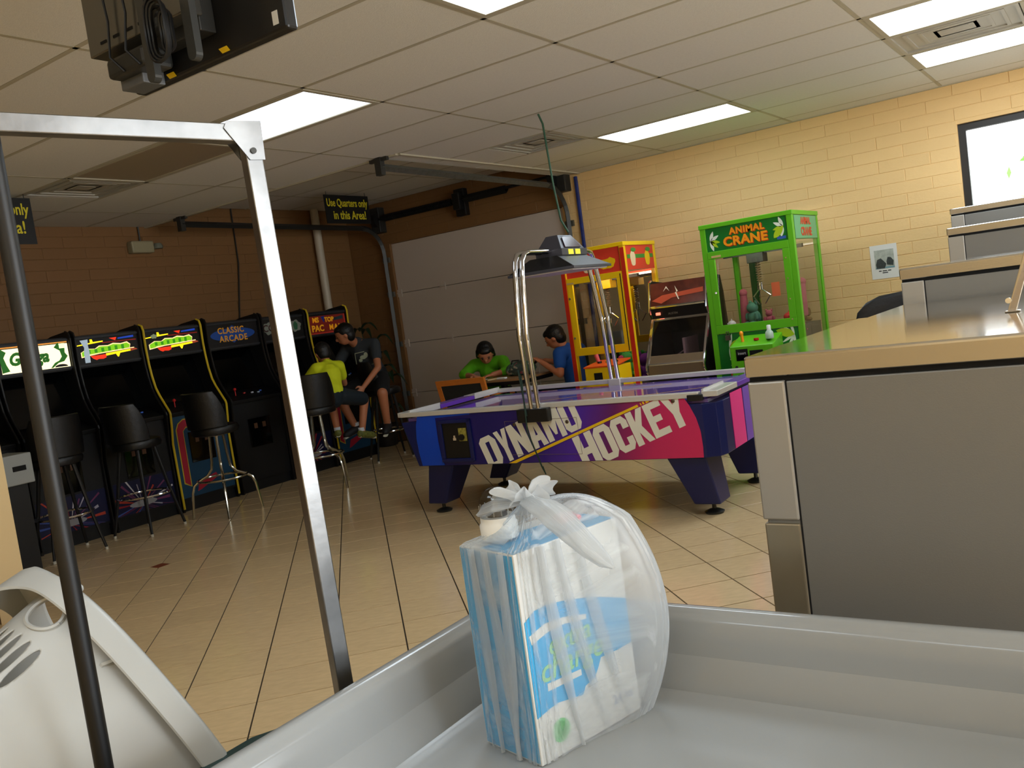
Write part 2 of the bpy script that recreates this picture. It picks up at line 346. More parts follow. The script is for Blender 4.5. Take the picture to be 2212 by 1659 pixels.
MB().box(-0.355, -0.325, 5.9, 6.5, ZC-0.004, ZC+0.01).build('grid_bar', M_tbar, ceiling)
MB().box(-0.32, 0.11, 5.9, 6.5, ZC, ZC+0.016).build('tile', M_ctile, ceiling)
vent(-6.47, -5.85, 3.40, 4.02, 'faint streaky ceiling vent above the arcade cabinets, by the unlit panel')
# ---- block walls: 400 x 100 slump blocks
bcache = {}
def brick_me(L, m, H=0.1):
    k = (round(L, 3), m.name, round(H, 3))
    if k not in bcache:
        a, h, e = L/2-0.0016, H/2-0.0016, 0.0028
        q = MB(); b = [(-a, 0.02, -h), (a, 0.02, -h), (a, 0.02, h), (-a, 0.02, h)]
        mi = [(x, e, z) for x, y, z in b]; t = [(x-math.copysign(e, x), 0, z-math.copysign(e, z)) for x, y, z in b]
        q.v = b+mi+t; q.f = [(i, (i+1) % 4, (i+1) % 4+4, i+4) for i in range(4)]+[(i+4, (i+1) % 4+4, (i+1) % 4+8, i+8) for i in range(4)]+[(8, 9, 10, 11)]
        bcache[k] = q.mesh('brick', m)
    return bcache[k]
def lay(parent, m, u0, u1, z0, z1, place, rz, solo, H=0.1, L=0.4, holes=()):
    """running-bond courses; place(u) -> (x, y); solo(u, z) says which are separate bricks"""
    rest = MB(); R = Matrix.Rotation(rz, 3, 'Z'); r = int(math.floor(z0/H+0.001)); rnd = random.Random(3)
    while r*H < z1-0.02:
        za, zb = max(r*H, z0), min((r+1)*H, z1); off = 0 if r % 2 else L/2
        k = math.floor((u0-off)/L)
        while True:
            a, b = off+k*L, off+(k+1)*L; k += 1
            if a >= u1: break
            a, b = max(a, u0), min(b, u1)
            if b-a < 0.03: continue
            segs = [(a, b)]
            for (hu0, hu1, hz0, hz1) in holes:
                if zb > hz0+0.01 and za < hz1-0.01:
                    ns = []
                    for (p, q) in segs:
                        if q <= hu0 or p >= hu1: ns.append((p, q)); continue
                        if p < hu0: ns.append((p, hu0))
                        if q > hu1: ns.append((hu1, q))
                    segs = ns
            for (p, q) in segs:
                if q-p < 0.03: continue
                me = brick_me(q-p, m, zb-za); x, y = place((p+q)/2); d = rnd.uniform(-0.001, 0.0012)
                n = R@Vector((0, -1, 0))
                pos = Vector((x, y, (za+zb)/2))+n*d
                if solo((p+q)/2, (za+zb)/2):
                    o = link('brick', me, parent); o.location = pos; o.rotation_euler = (0, 0, rz)
                else:
                    rest.add([R@v.co+pos for v in me.vertices], [tuple(pp.vertices) for pp in me.polygons])
        r += 1
    if rest.v: tag(rest.build('brick_field', m, parent), kind='stuff')
# back wall: openings for the roller door and the window
DX0, DX1, DZ = -7.13, -4.70, 2.385
WX0, WX1, WZ0, WZ1 = -0.985, 0.9, 1.15, 2.37
wb = MB(); t0, t1 = YB+0.004, YB+0.25
for q in ((DX1+0.001, WX0, 0, ZH+0.1), (WX0, WX1, 0, WZ0), (WX0, WX1, WZ1, ZH+0.1), (WX1, XR+0.2, 0, ZH+0.1)):
    wb.box(q[0], q[1], t0, t1, q[2], q[3])
wall_back = tag(wb.build('wall_back', M_wall), kind='structure', label='painted yellow block wall with the roller door and window')
MB().box(XL-0.2, DX0, t0, t1, 0, ZH+0.1).box(DX0, DX1+0.03, t0-0.0005, t1, DZ, ZH+0.1).build('header_and_jamb', M_wall_shaded, wall_back)  # header and jamb take the yellow paint darkened for the dim corner
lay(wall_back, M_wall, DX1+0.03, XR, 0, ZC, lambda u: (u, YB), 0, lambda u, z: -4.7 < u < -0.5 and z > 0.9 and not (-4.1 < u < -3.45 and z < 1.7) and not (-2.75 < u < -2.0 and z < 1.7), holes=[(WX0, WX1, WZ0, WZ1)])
lay(wall_back, M_wall_shaded, XL, DX1+0.03, 0, ZH, lambda u: (u, YB), 0, lambda u, z: DX0 < u < DX1 and z > DZ, holes=[(DX0, DX1+0.03, 0, DZ)])
# left wall
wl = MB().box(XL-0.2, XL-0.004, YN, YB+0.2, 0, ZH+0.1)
wall_left = tag(wl.build('wall_left', M_wall_shaded), kind='structure', label='painted yellow block wall, darkened for shade, behind the arcade cabinets')
lay(wall_left, M_wall_shaded, 2.45, YB-0.02, 0, ZH, lambda u: (XL, u), PI/2, lambda u, z: z > 1.5 and u > 2.9)
# cream partition end at the left edge
wall_partition = tag(MB().box(XL, -5.385, 2.30, 2.46, 0, ZC).build('wall_partition', M_cream), kind='structure', label='cream plastered wall end at the left edge of the picture')
tag(MB().box(XL, -5.375, 2.285, 2.30, 0, 0.12).box(-5.385, -5.37, 2.285, 2.475, 0, 0.12).box(XL, -5.375, 2.46, 2.475, 0, 0.12).build('baseboard_partition', mat('tan_baseboard', (196, 170, 128), 0.4)), kind='structure')
# rear and right walls (out of the picture), with the glazed shop front on the right
tag(MB().box(XL-0.2, XR+0.2, YN-0.2, YN, 0, ZC+0.1).build('wall_front', M_cream), kind='structure')
wr = MB()
wr.box(XR, XR+0.2, YN, 0.0, 0, ZC+0.1).box(XR, XR+0.2, 4.4, YB+0.2, 0, ZC+0.1).box(XR, XR+0.2, 0, 4.4, 0, 0.4).box(XR, XR+0.2, 0, 4.4, 2.5, ZC+0.1)
tag(wr.build('wall_right', M_cream), kind='structure')
# ---- window in the back wall
win = MB(); fw = 0.055
for q in ((WX0, WX0+fw, WZ0, WZ1), (WX1-fw, WX1, WZ0, WZ1), (WX0+fw, WX1-fw, WZ0, WZ0+fw), (WX0+fw, WX1-fw, WZ1-fw, WZ1), (-0.07, -0.02, WZ0+fw, WZ1-fw)):
    win.box(q[0], q[1], YB+0.04, YB+0.10, q[2], q[3])
win = tag(win.build('window_1', mat('bronze_window_frame', (52, 50, 48), 0.4, 0.5)), kind='structure', label='dark framed window glowing with daylight')
MB().box(WX0+fw, -0.07, YB+0.065, YB+0.071, WZ0+fw, WZ1-fw).build('pane', M_glass, win)
MB().box(-0.02, WX1-fw, YB+0.065, YB+0.071, WZ0+fw, WZ1-fw).build('pane', M_glass, win)
M_leaf_out = mat('outdoor_leaf', (120, 175, 80), 0.6)
tr = thing('outdoor_tree', 'green tree foliage glimpsed through the bright window above the washers', 'tree', (0.1, 14.0, 0))
q = MB().tube([(0, 0, 0), (0.05, 0, 1.2), (0, 0.1, 2.0)], [0.12, 0.09, 0.06], 8); q.build('trunk', mat('bark', (90, 70, 50), 0.9), tr)
q = MB(); rd = random.Random(5)
for k in range(420):
    v = Vector((rd.gauss(0, 0.42), rd.gauss(0, 0.42), rd.gauss(0, 0.33))); c = Vector((0, 0, 2.05))+v
    a = Vector((rd.uniform(-1, 1), rd.uniform(-1, 1), rd.uniform(-1, 1))).normalized()*0.09; b = a.cross(Vector((rd.uniform(-1, 1), rd.uniform(-1, 1), rd.uniform(-1, 1)))).normalized()*0.04
    q.add([c-a, c+b, c+a, c-b], [(0, 1, 2, 3)])
tag(q.build('foliage', M_leaf_out, tr), kind='stuff')
tag(MB().box(-30, 30, YB+0.3, 60, -0.15, -0.1).build('ground_outside', mat('asphalt', (120, 118, 112), 0.9)), kind='structure')
# ---- roller door: four visible sections with hinges and rollers
door = bpy.data.objects.new('door_1', None); COL.objects.link(door); door.location = ((DX0+DX1)/2, YB+0.03, 0)
tag(door, kind='structure', label='closed white sectional roller door')
dw = (DX1-DX0)/2
for k, (z0, z1) in enumerate(((0.0, 0.577), (0.577, 1.182), (1.182, 1.788), (1.788, 2.385))):
    pm = MB(); g = 0.002; d0, d1 = 0.0, 0.05
    pm.hexa([(-dw, d0, z0+g), (dw, d0, z0+g), (dw, d1, z0+g), (-dw, d1, z0+g)], [(-dw, d0, z1-g), (dw, d0, z1-g), (dw, d1, z1-g), (-dw, d1, z1-g)])
    pm.build('door_panel', M_door, door, bevel=0.006)
    if k:
        for x in (-dw+0.03, -dw*0.42, dw*0.42, dw-0.03):
            MB().box(x-0.035, x+0.035, -0.012, 0.0, z0-0.045, z0+0.045).cyl((x-0.04, -0.016, z0), (x+0.04, -0.016, z0), 0.008, n=8).build('hinge', M_door, door)
MB().box(-dw-0.05, dw+0.05, 0.06, 0.20, 0, 2.5).build('door_light_block', M_gap, door)  # dark board added behind the door to block light in the gaps
# tracks: two things, each with vertical track, curve, horizontal rail, hanger
def track(X, name_label, yend, sgn):
    t = thing('door_track', name_label, 'door track', (X, YB, 0))
    def ch(path, w=0.05):
        return MB().tube(path, w, 4, flat=0.8)
    z = 2.585; R = 0.32
    pts = [(0, -0.035, 0.0), (0, -0.035, z-R)]
    arc = [(0, -0.035-R+R*math.cos(a), z-R+R*math.sin(a)) for a in [i*PI/2/8 for i in range(1, 9)]]
    ch(pts+arc[:1], 0.032).build('vertical_track', M_dgrey, t)
    ch(arc, 0.032).build('curved_track', M_dgrey, t)
    ch([arc[-1], (0, yend-YB, z+0.035)], 0.036).build('horizontal_rail', M_galv if sgn > 0 else M_dgrey, t)
    MB().box(-0.03, 0.03, yend-YB-0.02, yend-YB+0.03, z-0.03, ZC if sgn > 0 else ZC+0.0).box(-0.09, 0.09, yend-YB-0.01, yend-YB+0.02, ZC-0.03, ZC-0.005).build('hanger', M_dgrey, t)
    MB().box(-0.07, 0.07, -0.12, -0.004, z-0.06, z+0.24).build('end_bracket', M_dgrey, t, bevel=0.01)
    for zz in (0.577, 1.182, 1.788, 2.2):
        MB().box(-0.05, 0.05, -0.03, 0.0, zz-0.03, zz+0.03).build('track_bracket', M_galv, t)
track(-7.2, 'dark roller door track and rail on the side by the arcade cabinets', 5.24, -1)
track(-4.62, 'galvanised roller door track and rail over the hockey table', 5.22, 1)
# torsion spring over the door
sp = thing('torsion_spring', 'black torsion spring shaft above the roller door', 'spring', (-5.9, YB-0.12, 2.68))
MB().cyl((-1.32, 0, 0), (1.25, 0, 0.02), 0.016, n=10).build('shaft', M_black, sp)
for (a, b) in ((-1.15, -0.12), (0.06, 0.62)):
    q = MB(); N = 46
    q.tube([(a+(b-a)*i/(N*4), 0.036*math.cos(i*PI/2), 0.036*math.sin(i*PI/2)) for i in range(N*4+1)], 0.0085, 5)
    q.build('coil', M_black, sp)
MB().box(-0.1, 0.04, 0.02, 0.1, -0.17, 0.13).box(-0.08, 0.02, -0.05, 0.04, -0.1, 0.08).build('centre_bracket', M_black, sp, bevel=0.01)
for x in (-1.27, 1.22):
    MB().cyl((x-0.035, 0, 0), (x+0.035, 0, 0.0), 0.085, n=20).build('cable_drum', M_black, sp, smooth=True)
# white vent pipe and wall cables
MB().cyl((-7.70, 7.44, 0), (-7.70, 7.44, ZH), 0.048, n=18).build('vent_pipe', mat('white_pipe', (190, 180, 160), 0.4), smooth=True); tag(bpy.context.scene.objects['vent_pipe'], 'white vertical pipe against the shaded wall behind the arcade cabinets', 'pipe')
tag(MB().tube([(-7.765, 6.30, ZH), (-7.765, 6.29, 2.3), (-7.765, 6.17, 1.6), (-7.765, 6.15, 1.2)], 0.009, 6).build('wall_cable', M_dgrey, smooth=True), 'thin dark cable running down the shaded wall above the blue-lettered cabinet', 'cable')
tag(MB().box(-4.50, -4.465, YB-0.03, YB-0.002, 0.0, 2.66).build('blue_conduit', mat('blue_tape', (36, 52, 120), 0.5, noise=0.25, nscale=20), bevel=0.008), 'blue strip of conduit running down the brick wall beside the roller door', 'conduit')
q = MB().tube([(-3.19, 5.30, 2.69), (-3.17, 5.31, 2.62), (-3.145, 5.30, 2.2), (-3.12, 5.3, 1.95), (-3.07, 5.29, 1.86)], 0.007, 6)
tag(q.build('hanging_cable', mat('green_cable', (40, 78, 56), 0.5), smooth=True), 'thin green cable hanging from the ceiling to the hockey scoreboard', 'cable')
# emergency light on left wall
e = thing('emergency_light', 'beige twin-head emergency light on the shaded wall under the ceiling', 'emergency light', (XL, 5.18, 2.49))
MB().box(0.0, 0.09, -0.16, 0.08, -0.06, 0.055).build('housing', mat('aged_plastic', (150, 142, 112), 0.5), e, bevel=0.015)
for y in (0.13,): MB().lathe([(0.045, 0), (0.05, 0.02), (0.035, 0.05)], (0.07, y, -0.02), 16).build('lamp_head', mat('aged_plastic_dark', (108, 112, 98), 0.5), e, smooth=True)
MB().cyl((0.02, -0.02, 0.05), (0.02, -0.02, 0.2), 0.008, n=8).build('conduit', M_dgrey, e)
# hanging signs
M_sign = mat('black_sign_board', (10, 12, 16), 0.5); M_signy = mat('yellow_lettering', (205, 190, 30), 0.6)
def sign(loc, label, w=0.66, h=0.30, rz=PI/2):
    t = thing('hanging_sign', label, 'sign', loc, rz, 'quarters signs hung from the ceiling')
    MB().box(-w/2, w/2, -0.004, 0.004, -h, 0).build('board', M_sign, t)
    text('lettering', 'Use Quarters only', 0.115, M_signy, t, (0.0, -0.005, -0.085), (PI/2, 0, 0), sx=0.70, bold=0.002)
    text('lettering', 'in this Area!', 0.125, M_signy, t, (0.02, -0.005, -0.215), (PI/2, 0, 0), sx=0.80, bold=0.002)
    for x in (-w/2+0.04, w/2-0.04): MB().cyl((x, 0, -0.01), (x, 0, 0.04), 0.003, n=6).build('hook', M_dgrey, t)
sign((-6.72, 6.99, 2.855), 'black sign with yellow lettering hanging beside the roller door rail')
sign((-6.40, 3.10, 2.66), 'black sign with yellow lettering cut off by the left edge of the picture', h=0.33)
# poster on the back wall
p = thing('wall_poster', 'white paper notice with a small photo taped on the yellow block wall', 'poster', (-1.628, YB-0.003, 1.367))
MB().box(-0.108, 0.108, -0.001, 0.0008, -0.143, 0.143).build('paper', mat('paper_white', (220, 218, 212), 0.6), p)
MB().box(-0.075, 0.08, -0.0022, -0.001, -0.06, 0.10).build('photo', mat('photo_grey', (168, 172, 162), 0.4, noise=0.2, nscale=30), p)
MB().prism([(-0.065, -0.055), (0.0, -0.058), (0.015, -0.02), (0.0, 0.0), (-0.025, 0.03), (-0.055, 0.02), (-0.068, -0.02)], lambda u, v, d: (u, d, v), -0.003, -0.0022).prism([(0.02, -0.03), (0.07, -0.04), (0.075, 0.0), (0.055, 0.03), (0.03, 0.035), (0.018, 0.0)], lambda u, v, d: (u, d, v), -0.003, -0.0022).build('photo_detail', mat('photo_dark', (52, 60, 60), 0.4, noise=0.3, nscale=60), p)
MB().box(-0.07, 0.078, -0.0029, -0.0022, -0.058, -0.045).build('photo_detail', mat('photo_teal', (110, 150, 160), 0.4), p)
for (x0, x1, z) in ((-0.05, -0.028, -0.078), (-0.02, 0.015, -0.078), (0.022, 0.048, -0.078), (-0.022, 0.022, -0.094)):
    MB().box(x0, x1, -0.002, -0.001, z-0.004, z+0.004).build('caption', mat('ink', (40, 40, 40), 0.6), p)
# ================================================================ WASHERS (right foreground)
def washer(x0, y0, y1, h, label, lip=0.048, strut=False, w=1.05):
    t = thing('washing_machine', label, 'washing machine', (x0, y0, 0), 0, 'row of stainless washing machines')
    d = y1-y0; z = h-lip
    MB().box(0.012, w, 0.006, d-0.006, 0.02, z-0.012).build('body', M_wpanel, t, bevel=0.003)
    MB().box(0.006, w, 0.012, d-0.012, z-0.014, z+0.001).build('shadow_gap', M_gap, t)
    # wrap-around front corner strip, in two panels with a dark seam
    MB().box(0.004, 0.085, -0.001, d-0.0, h-0.368, z-0.010).build('front_panel', M_wfront, t, bevel=0.004)
    MB().box(0.006, 0.085, -0.0005, d-0.0, 0.06, h-0.376).build('lower_front_panel', mat('worn_steel_strip', (150, 140, 120), 0.3, 0.7, noise=0.12, nscale=6), t, bevel=0.004)
    MB().box(0.085, 0.089, 0.0052, 0.02, 0.05, z-0.012).build('panel_seam', M_gap, t)
    # folded worktop: front lip and flat top
    q = MB().box(0.0, w, 0.0, d, z, h); q.build('worktop', M_steel_top, t, bevel=0.007, seg=3)
    MB().box(0.004, w, -0.0012, 0.0, z+0.003, h-0.008).build('lip_facing', M_steel, t)
    MB().cyl((0.0, d*0.5, 0.62*h), (-0.015, d*0.5, 0.62*h), 0.19, 0.17, 28).build('door', M_steel, t, smooth=True)
    MB().cyl((-0.012, d*0.5, 0.62*h), (-0.02, d*0.5, 0.62*h), 0.12, 0.11, 28).build('door_glass', mat('smoked_glass', (25, 28, 30), 0.05), t, smooth=True)
    MB().box(-0.002, 0.01, 0.08, d-0.08, z-0.12, z-0.03).build('control_panel', M_black, t)
    if strut:
        s = MB(); a = Vector((0.470, 0.62, h)); b = Vector((0.585, 0.64, h+0.36)); dr = (b-a).normalized(); side = Vector((0, 1, 0)); nn = dr.cross(side).normalized()
        cs = [(-0.016, -0.004), (0.016, -0.004), (0.016, 0.004), (-0.016, 0.004)]
        s.hexa([a+side*0.3*u+nn*u*0.0+Vector((u*0.6, v, 0)) for u, v in cs], [b+Vector((u*0.6, v, 0)) for u, v in cs])
        s.build('support_strut', M_steel, t, bevel=0.002)
        MB().box(0.455, 0.49, 0.605, 0.635, h, h+0.004).build('strut_foot', M_steel, t, bevel=0.002)
        MB().cyl((0.466, 0.612, h+0.03), (0.466, 0.60, h+0.03), 0.007, n=14).build('bolt', M_chrome, t, smooth=True)
    return t
W = [washer(-0.695, 1.885, 2.935, 1.195, 'nearest grey washing machine with a glossy steel top and a thin upright strut', strut=True),
     washer(-0.695, 2.955, 3.675, 1.188, 'low washing machine just behind the nearest one, only its shiny top visible', lip=0.03),
     washer(-0.705, 3.715, 4.80, 1.326, 'washing machine whose beige top edge stands over the chair back', lip=0.045),
     washer(-0.785, 5.56, 6.60, 1.500, 'tall washing machine, the second highest below the window', lip=0.042),
     washer(-0.915, 6.70, 7.70, 1.655, 'tallest washing machine, directly under the bright window', lip=0.04)]
# black chair between the washers and the wall
ch = thing('office_chair', 'black padded chair back showing behind the low washing machine', 'chair', (-1.15, 6.23, 0), 0)
M_blackv = mat('black_vinyl', (9, 9, 10), 0.42, bump=0.15, bscale=40)
q = MB(); N = 20
prof = [(-0.30, 0.75), (-0.32, 0.95), (-0.295, 1.05), (-0.24, 1.11), (-0.16, 1.145), (0, 1.16), (0.16, 1.145), (0.24, 1.11), (0.295, 1.05), (0.32, 0.95), (0.30, 0.75)]
q.prism(prof, lambda u, v, d: (u, d-0.08*(u/0.3)**2, v), -0.035, 0.035).build('backrest', M_blackv, ch, bevel=0.018, smooth=True)
MB().box(-0.26, 0.26, -0.5, -0.02, 0.44, 0.52).build('seat', M_blackv, ch, bevel=0.025)
MB().box(-0.05, 0.05, -0.02, 0.04, 0.46, 0.8).build('back_support', M_black, ch)
for sx_ in (-0.22, 0.22):
    for sy_ in (-0.46, -0.04): MB().cyl((sx_, sy_, 0.0), (sx_*0.9, sy_, 0.45), 0.013, n=8).build('leg', M_black, ch)
# ================================================================ LAUNDRY TUB CART (foreground)
TX0, TX1, TY0, TY1 = -1.275, 0.17, 0.42, 1.685
tub = thing('laundry_cart', 'grey-white moulded laundry cart tub filling the foreground', 'laundry cart', (0, 0, 0))
def rr_loop(ins, rad, z, n=14):
    x0, x1, y0, y1 = TX0+ins, TX1-ins, TY0+ins, TY1-ins; r = max(rad-ins*0.6, 0.03); out = []
    for (cx, cy, a0) in ((x1-r, y1-r, 0), (x0+r, y1-r, PI/2), (x0+r, y0+r, PI), (x1-r, y0+r, 1.5*PI)):
        for i in range(n):
            a = a0+PI/2*i/(n-1); out.append((cx+r*math.cos(a), cy+r*math.sin(a), z))
    return out
loops = [(0.10, 0.50), (0.095, 0.56), (0.04, 0.655), (0.02, 0.662), (0.004, 0.662), (0.0, 0.668), (0.0, 0.683), (0.005, 0.694), (0.014, 0.699), (0.030, 0.700), (0.036, 0.697), (0.040, 0.692),
         (0.044, 0.688), (0.050, 0.684), (0.055, 0.676), (0.061, 0.64), (0.068, 0.60), (0.074, 0.57), (0.080, 0.556), (0.090, 0.547), (0.105, 0.542), (0.13, 0.540), (0.3, 0.540)]
q = MB(); n = 56
for ins, z in loops: q.v += rr_loop(ins, 0.13, z)
for i in range(len(loops)-1):
    for j in range(n): q.f.append((i*n+j, i*n+(j+1) % n, (i+1)*n+(j+1) % n, (i+1)*n+j))
q.f.append(tuple((len(loops)-1)*n+j for j in range(n))); q.f.append(tuple(range(n))[::-1])
q.build('tub', M_tub, tub, smooth=True)
fr2 = MB(); fr2.box(TX0+0.12, TX1-0.12, TY0+0.12, TY1-0.12, 0.20, 0.225); fr2.build('lower_shelf', M_dgrey, tub)
for x in (TX0+0.14, TX1-0.14):
    for y in (TY0+0.14, TY1-0.14):
        MB().cyl((x, y, 0.09), (x, y, 0.5), 0.014, n=10).build('leg', M_chrome, tub, smooth=True)
        MB().cyl((x, y-0.012, 0.045), (x, y+0.012, 0.045), 0.045, n=18).box(x-0.006, x+0.006, y-0.02, y+0.02, 0.045, 0.1).build('caster', M_black, tub)
# ================================================================ CARTON, BAG, BOTTLE
bx = thing('detergent_carton', 'light blue and white carton with green lettering inside the plastic bag', 'carton', (-0.915, 1.234, 0.5415), 0)
e1 = Vector((-0.986, 0.168, 0)).normalized(); e2 = Vector((0.258, 0.966, 0)).normalized()    # short and long side from the near corner
e1 = Vector((-e2.y, e2.x, 0)); A_, B_, H_ = 0.160, 0.271, 0.394
def bl(s, t_, z): return e1*s+e2*t_+Vector((0, 0, z))
M_cb = mat('carton_blue', (62, 156, 204), 0.35); M_cw = mat('carton_white', (200, 200, 196), 0.4)
q = MB().hexa([bl(0, 0, 0), bl(0, B_, 0), bl(A_, B_, 0), bl(A_, 0, 0)], [bl(0, 0, H_), bl(0, B_, H_), bl(A_, B_, H_), bl(A_, 0, H_)])
q.build('box', M_cw, bx, bevel=0.002)
MB().hexa([bl(0.004, -0.0006, 0.004), bl(A_-0.003, -0.0006, 0.004), bl(A_-0.003, 0, 0.004), bl(0.004, 0, 0.004)][::-1], [bl(0.004, -0.0006, H_-0.003), bl(A_-0.003, -0.0006, H_-0.003), bl(A_-0.003, 0, H_-0.003), bl(0.004, 0, H_-0.003)][::-1]).build('blue_end_print', M_cb, bx)
top = [(0.0035, 0.004), (0.0035, B_-0.004), (A_-0.06, B_-0.004), (A_-0.045, 0.13), (A_-0.06, 0.004)]
MB().prism(top, lambda u, v, d: tuple(bl(u, v, H_+d)), 0.0002, 0.0008).build('blue_top_print', M_cb, bx)
def fp(u, v, d): return tuple(bl(-d, u, v))
blue = [[0.004, 0.268], [0.0301, 0.2823], [0.0594, 0.2837], [0.0971, 0.2794], [0.1395, 0.2705], [0.1744, 0.2626], [0.2097, 0.2513], [0.268, 0.2307], [0.268, 0.1417], [0.2318, 0.1389], [0.1796, 0.141], [0.1695, 0.1247], [0.1573, 0.1093], [0.1309, 0.1029], [0.1214, 0.0885], [0.0932, 0.0932], [0.0594, 0.0987], [0.0376, 0.0963], [0.004, 0.089]]
MB().prism(blue, fp, 0.0003, 0.0010).build('blue_front_print', M_cb, bx)
MB().prism([[0.0103, 0.2408], [0.0495, 0.2522], [0.0958, 0.2493], [0.1556, 0.2357], [0.1539, 0.2265], [0.0977, 0.2358], [0.0546, 0.2346], [0.0133, 0.2241]], fp, 0.001, 0.0016).build('white_swoosh_print', M_cw, bx)
MB().prism([[0.0377, 0.1425], [0.124, 0.1385], [0.1241, 0.127], [0.0372, 0.1284]], fp, 0.001, 0.0016).build('white_bar_print', M_cw, bx)
MB().prism([(0.0563+0.022*math.cos(a*PI/10), 0.0468+0.022*math.sin(a*PI/10)) for a in range(20)], fp, 0.0003, 0.0009).build('green_logo_print', mat('logo_green', (110, 180, 120), 0.4), bx)
MB().prism([(0.0563+0.014*math.cos(a*PI/10)*0.8+0.002, 0.0468+0.017*math.sin(a*PI/10)) for a in range(20)], fp, 0.0009, 0.0014).build('leaf_print', mat('logo_green_dark', (70, 150, 80), 0.4), bx)
Rf = Matrix((e2, Vector((0, 0, 1)), e2.cross(Vector((0, 0, 1))))).transposed()
M_gl = mat('carton_green_text', (140, 190, 140), 0.4)
for s_, body, sz in ((0.207, 'extra', 0.052), (0.166, 'charge', 0.062)):
    text('lettering', body, sz, M_gl, bx, bl(-0.0014, 0.105, s_), Rf.to_euler(), ext=0.0006, bold=0.0006, shear=0.2)
text('lettering', '24 ks', 0.026, mat('grey_blue_text', (90, 120, 160), 0.5), bx, bl(-0.0008, 0.225, 0.045), Rf.to_euler(), ext=0.0004, bold=0.0003)
# bag
def bag_mat():
    M = bpy.data.materials.new('thin_white_plastic'); M.use_nodes = True; nt = M.node_tree; nt.nodes.clear(); N = nt.nodes.new; Lk = nt.links.new
    o = N('ShaderNodeOutputMaterial'); tr = N('ShaderNodeBsdfTransparent'); tr.inputs[0].default_value = (0.97, 0.985, 1, 1)
    di = N('ShaderNodeBsdfDiffuse'); di.inputs[0].default_value = (0.70, 0.72, 0.73, 1); tl = N('ShaderNodeBsdfTranslucent'); tl.inputs[0].default_value = (0.68, 0.71, 0.73, 1)
    gl = N('ShaderNodeBsdfGlossy'); gl.inputs['Roughness'].default_value = 0.25; gl.inputs[0].default_value = (0.9, 0.9, 0.9, 1)
    m1 = N('ShaderNodeMixShader'); m1.inputs[0].default_value = 0.5; Lk(di.outputs[0], m1.inputs[1]); Lk(tl.outputs[0], m1.inputs[2])
    m2 = N('ShaderNodeMixShader'); m2.inputs[0].default_value = 0.05; Lk(m1.outputs[0], m2.inputs[1]); Lk(gl.outputs[0], m2.inputs[2])
    uv = N('ShaderNodeUVMap'); mp = N('ShaderNodeMapping'); mp.inputs['Scale'].default_value = (1.0, 0.10, 1); Lk(uv.outputs[0], mp.inputs[0])
    n1 = N('ShaderNodeTexNoise'); n1.inputs['Scale'].default_value = 34; n1.inputs['Detail'].default_value = 5; n1.inputs['Distortion'].default_value = 0.6; Lk(mp.outputs[0], n1.inputs['Vector'])
    mr = N('ShaderNodeMapRange'); mr.inputs[1].default_value = 0.44; mr.inputs[2].default_value = 0.66; mr.inputs[3].default_value = 0.20; mr.inputs[4].default_value = 0.76; Lk(n1.outputs['Fac'], mr.inputs[0])
    at_ = N('ShaderNodeAttribute'); at_.attribute_name = 'layers'; mx = N('ShaderNodeMath'); mx.operation = 'MAXIMUM'; Lk(mr.outputs[0], mx.inputs[0]); Lk(at_.outputs['Fac'], mx.inputs[1])
    m3 = N('ShaderNodeMixShader'); Lk(mx.outputs[0], m3.inputs[0]); Lk(tr.outputs[0], m3.inputs[1]); Lk(m2.outputs[0], m3.inputs[2])
    bp = N('ShaderNodeBump'); bp.inputs['Strength'].default_value = 0.35; bp.inputs['Distance'].default_value = 0.003; Lk(n1.outputs['Fac'], bp.inputs['Height'])
    for s in (di, tl, gl): Lk(bp.outputs[0], s.inputs['Normal'])
    Lk(m3.outputs[0], o.inputs[0]); return M
M_bag = bag_mat()
bag = thing('plastic_bag', 'thin translucent white shopping bag knotted over a blue and white carton', 'bag', (-0.915, 1.234, 0.5415), 0)
ctr = e1*(A_/2)+e2*(B_/2)
NT = 168
def ring_dir(k): 
    a = 2*PI*k/NT; return a, math.cos(a), math.sin(a)
def sup(c, p): return math.copysign(abs(c)**p, c)
bulge_dir = (Vector((0.80, 0.60, 0))).normalized()
def side_pt(a, z, off):
    ca, sa = math.cos(a), math.sin(a)
    p = 0.22
    v = e1*(sup(ca, p)*(A_/2+off))+e2*(sup(sa, p)*(B_/2+off))
    d = v.normalized(); w = max(0, d.dot(bulge_dir))**3.0
    h = z/H_
    bz = 0.085*math.sin(PI*min(1, max(0, (h+0.10)/1.22)))**0.8
    fold = 0.0022*math.sin(a*23+3*h+2*math.sin(a*5))*(0.3+h)+0.0014*math.sin(a*41+5*h)
    v = v+d*fold
    v = v+bulge_dir*(w*bz)
    return ctr+v+Vector((0, 0, z))
K = bl(0.045, 0.085, H_+0.072)     # the knot
rows = []
for i in range(34):
    h = i/33; rows.append(([side_pt(2*PI*k/NT, H_*h*1.0+(0.001), 0.0035+0.002*(1-h)) for k in range(NT)], h, 0))
last = rows[-1][0]
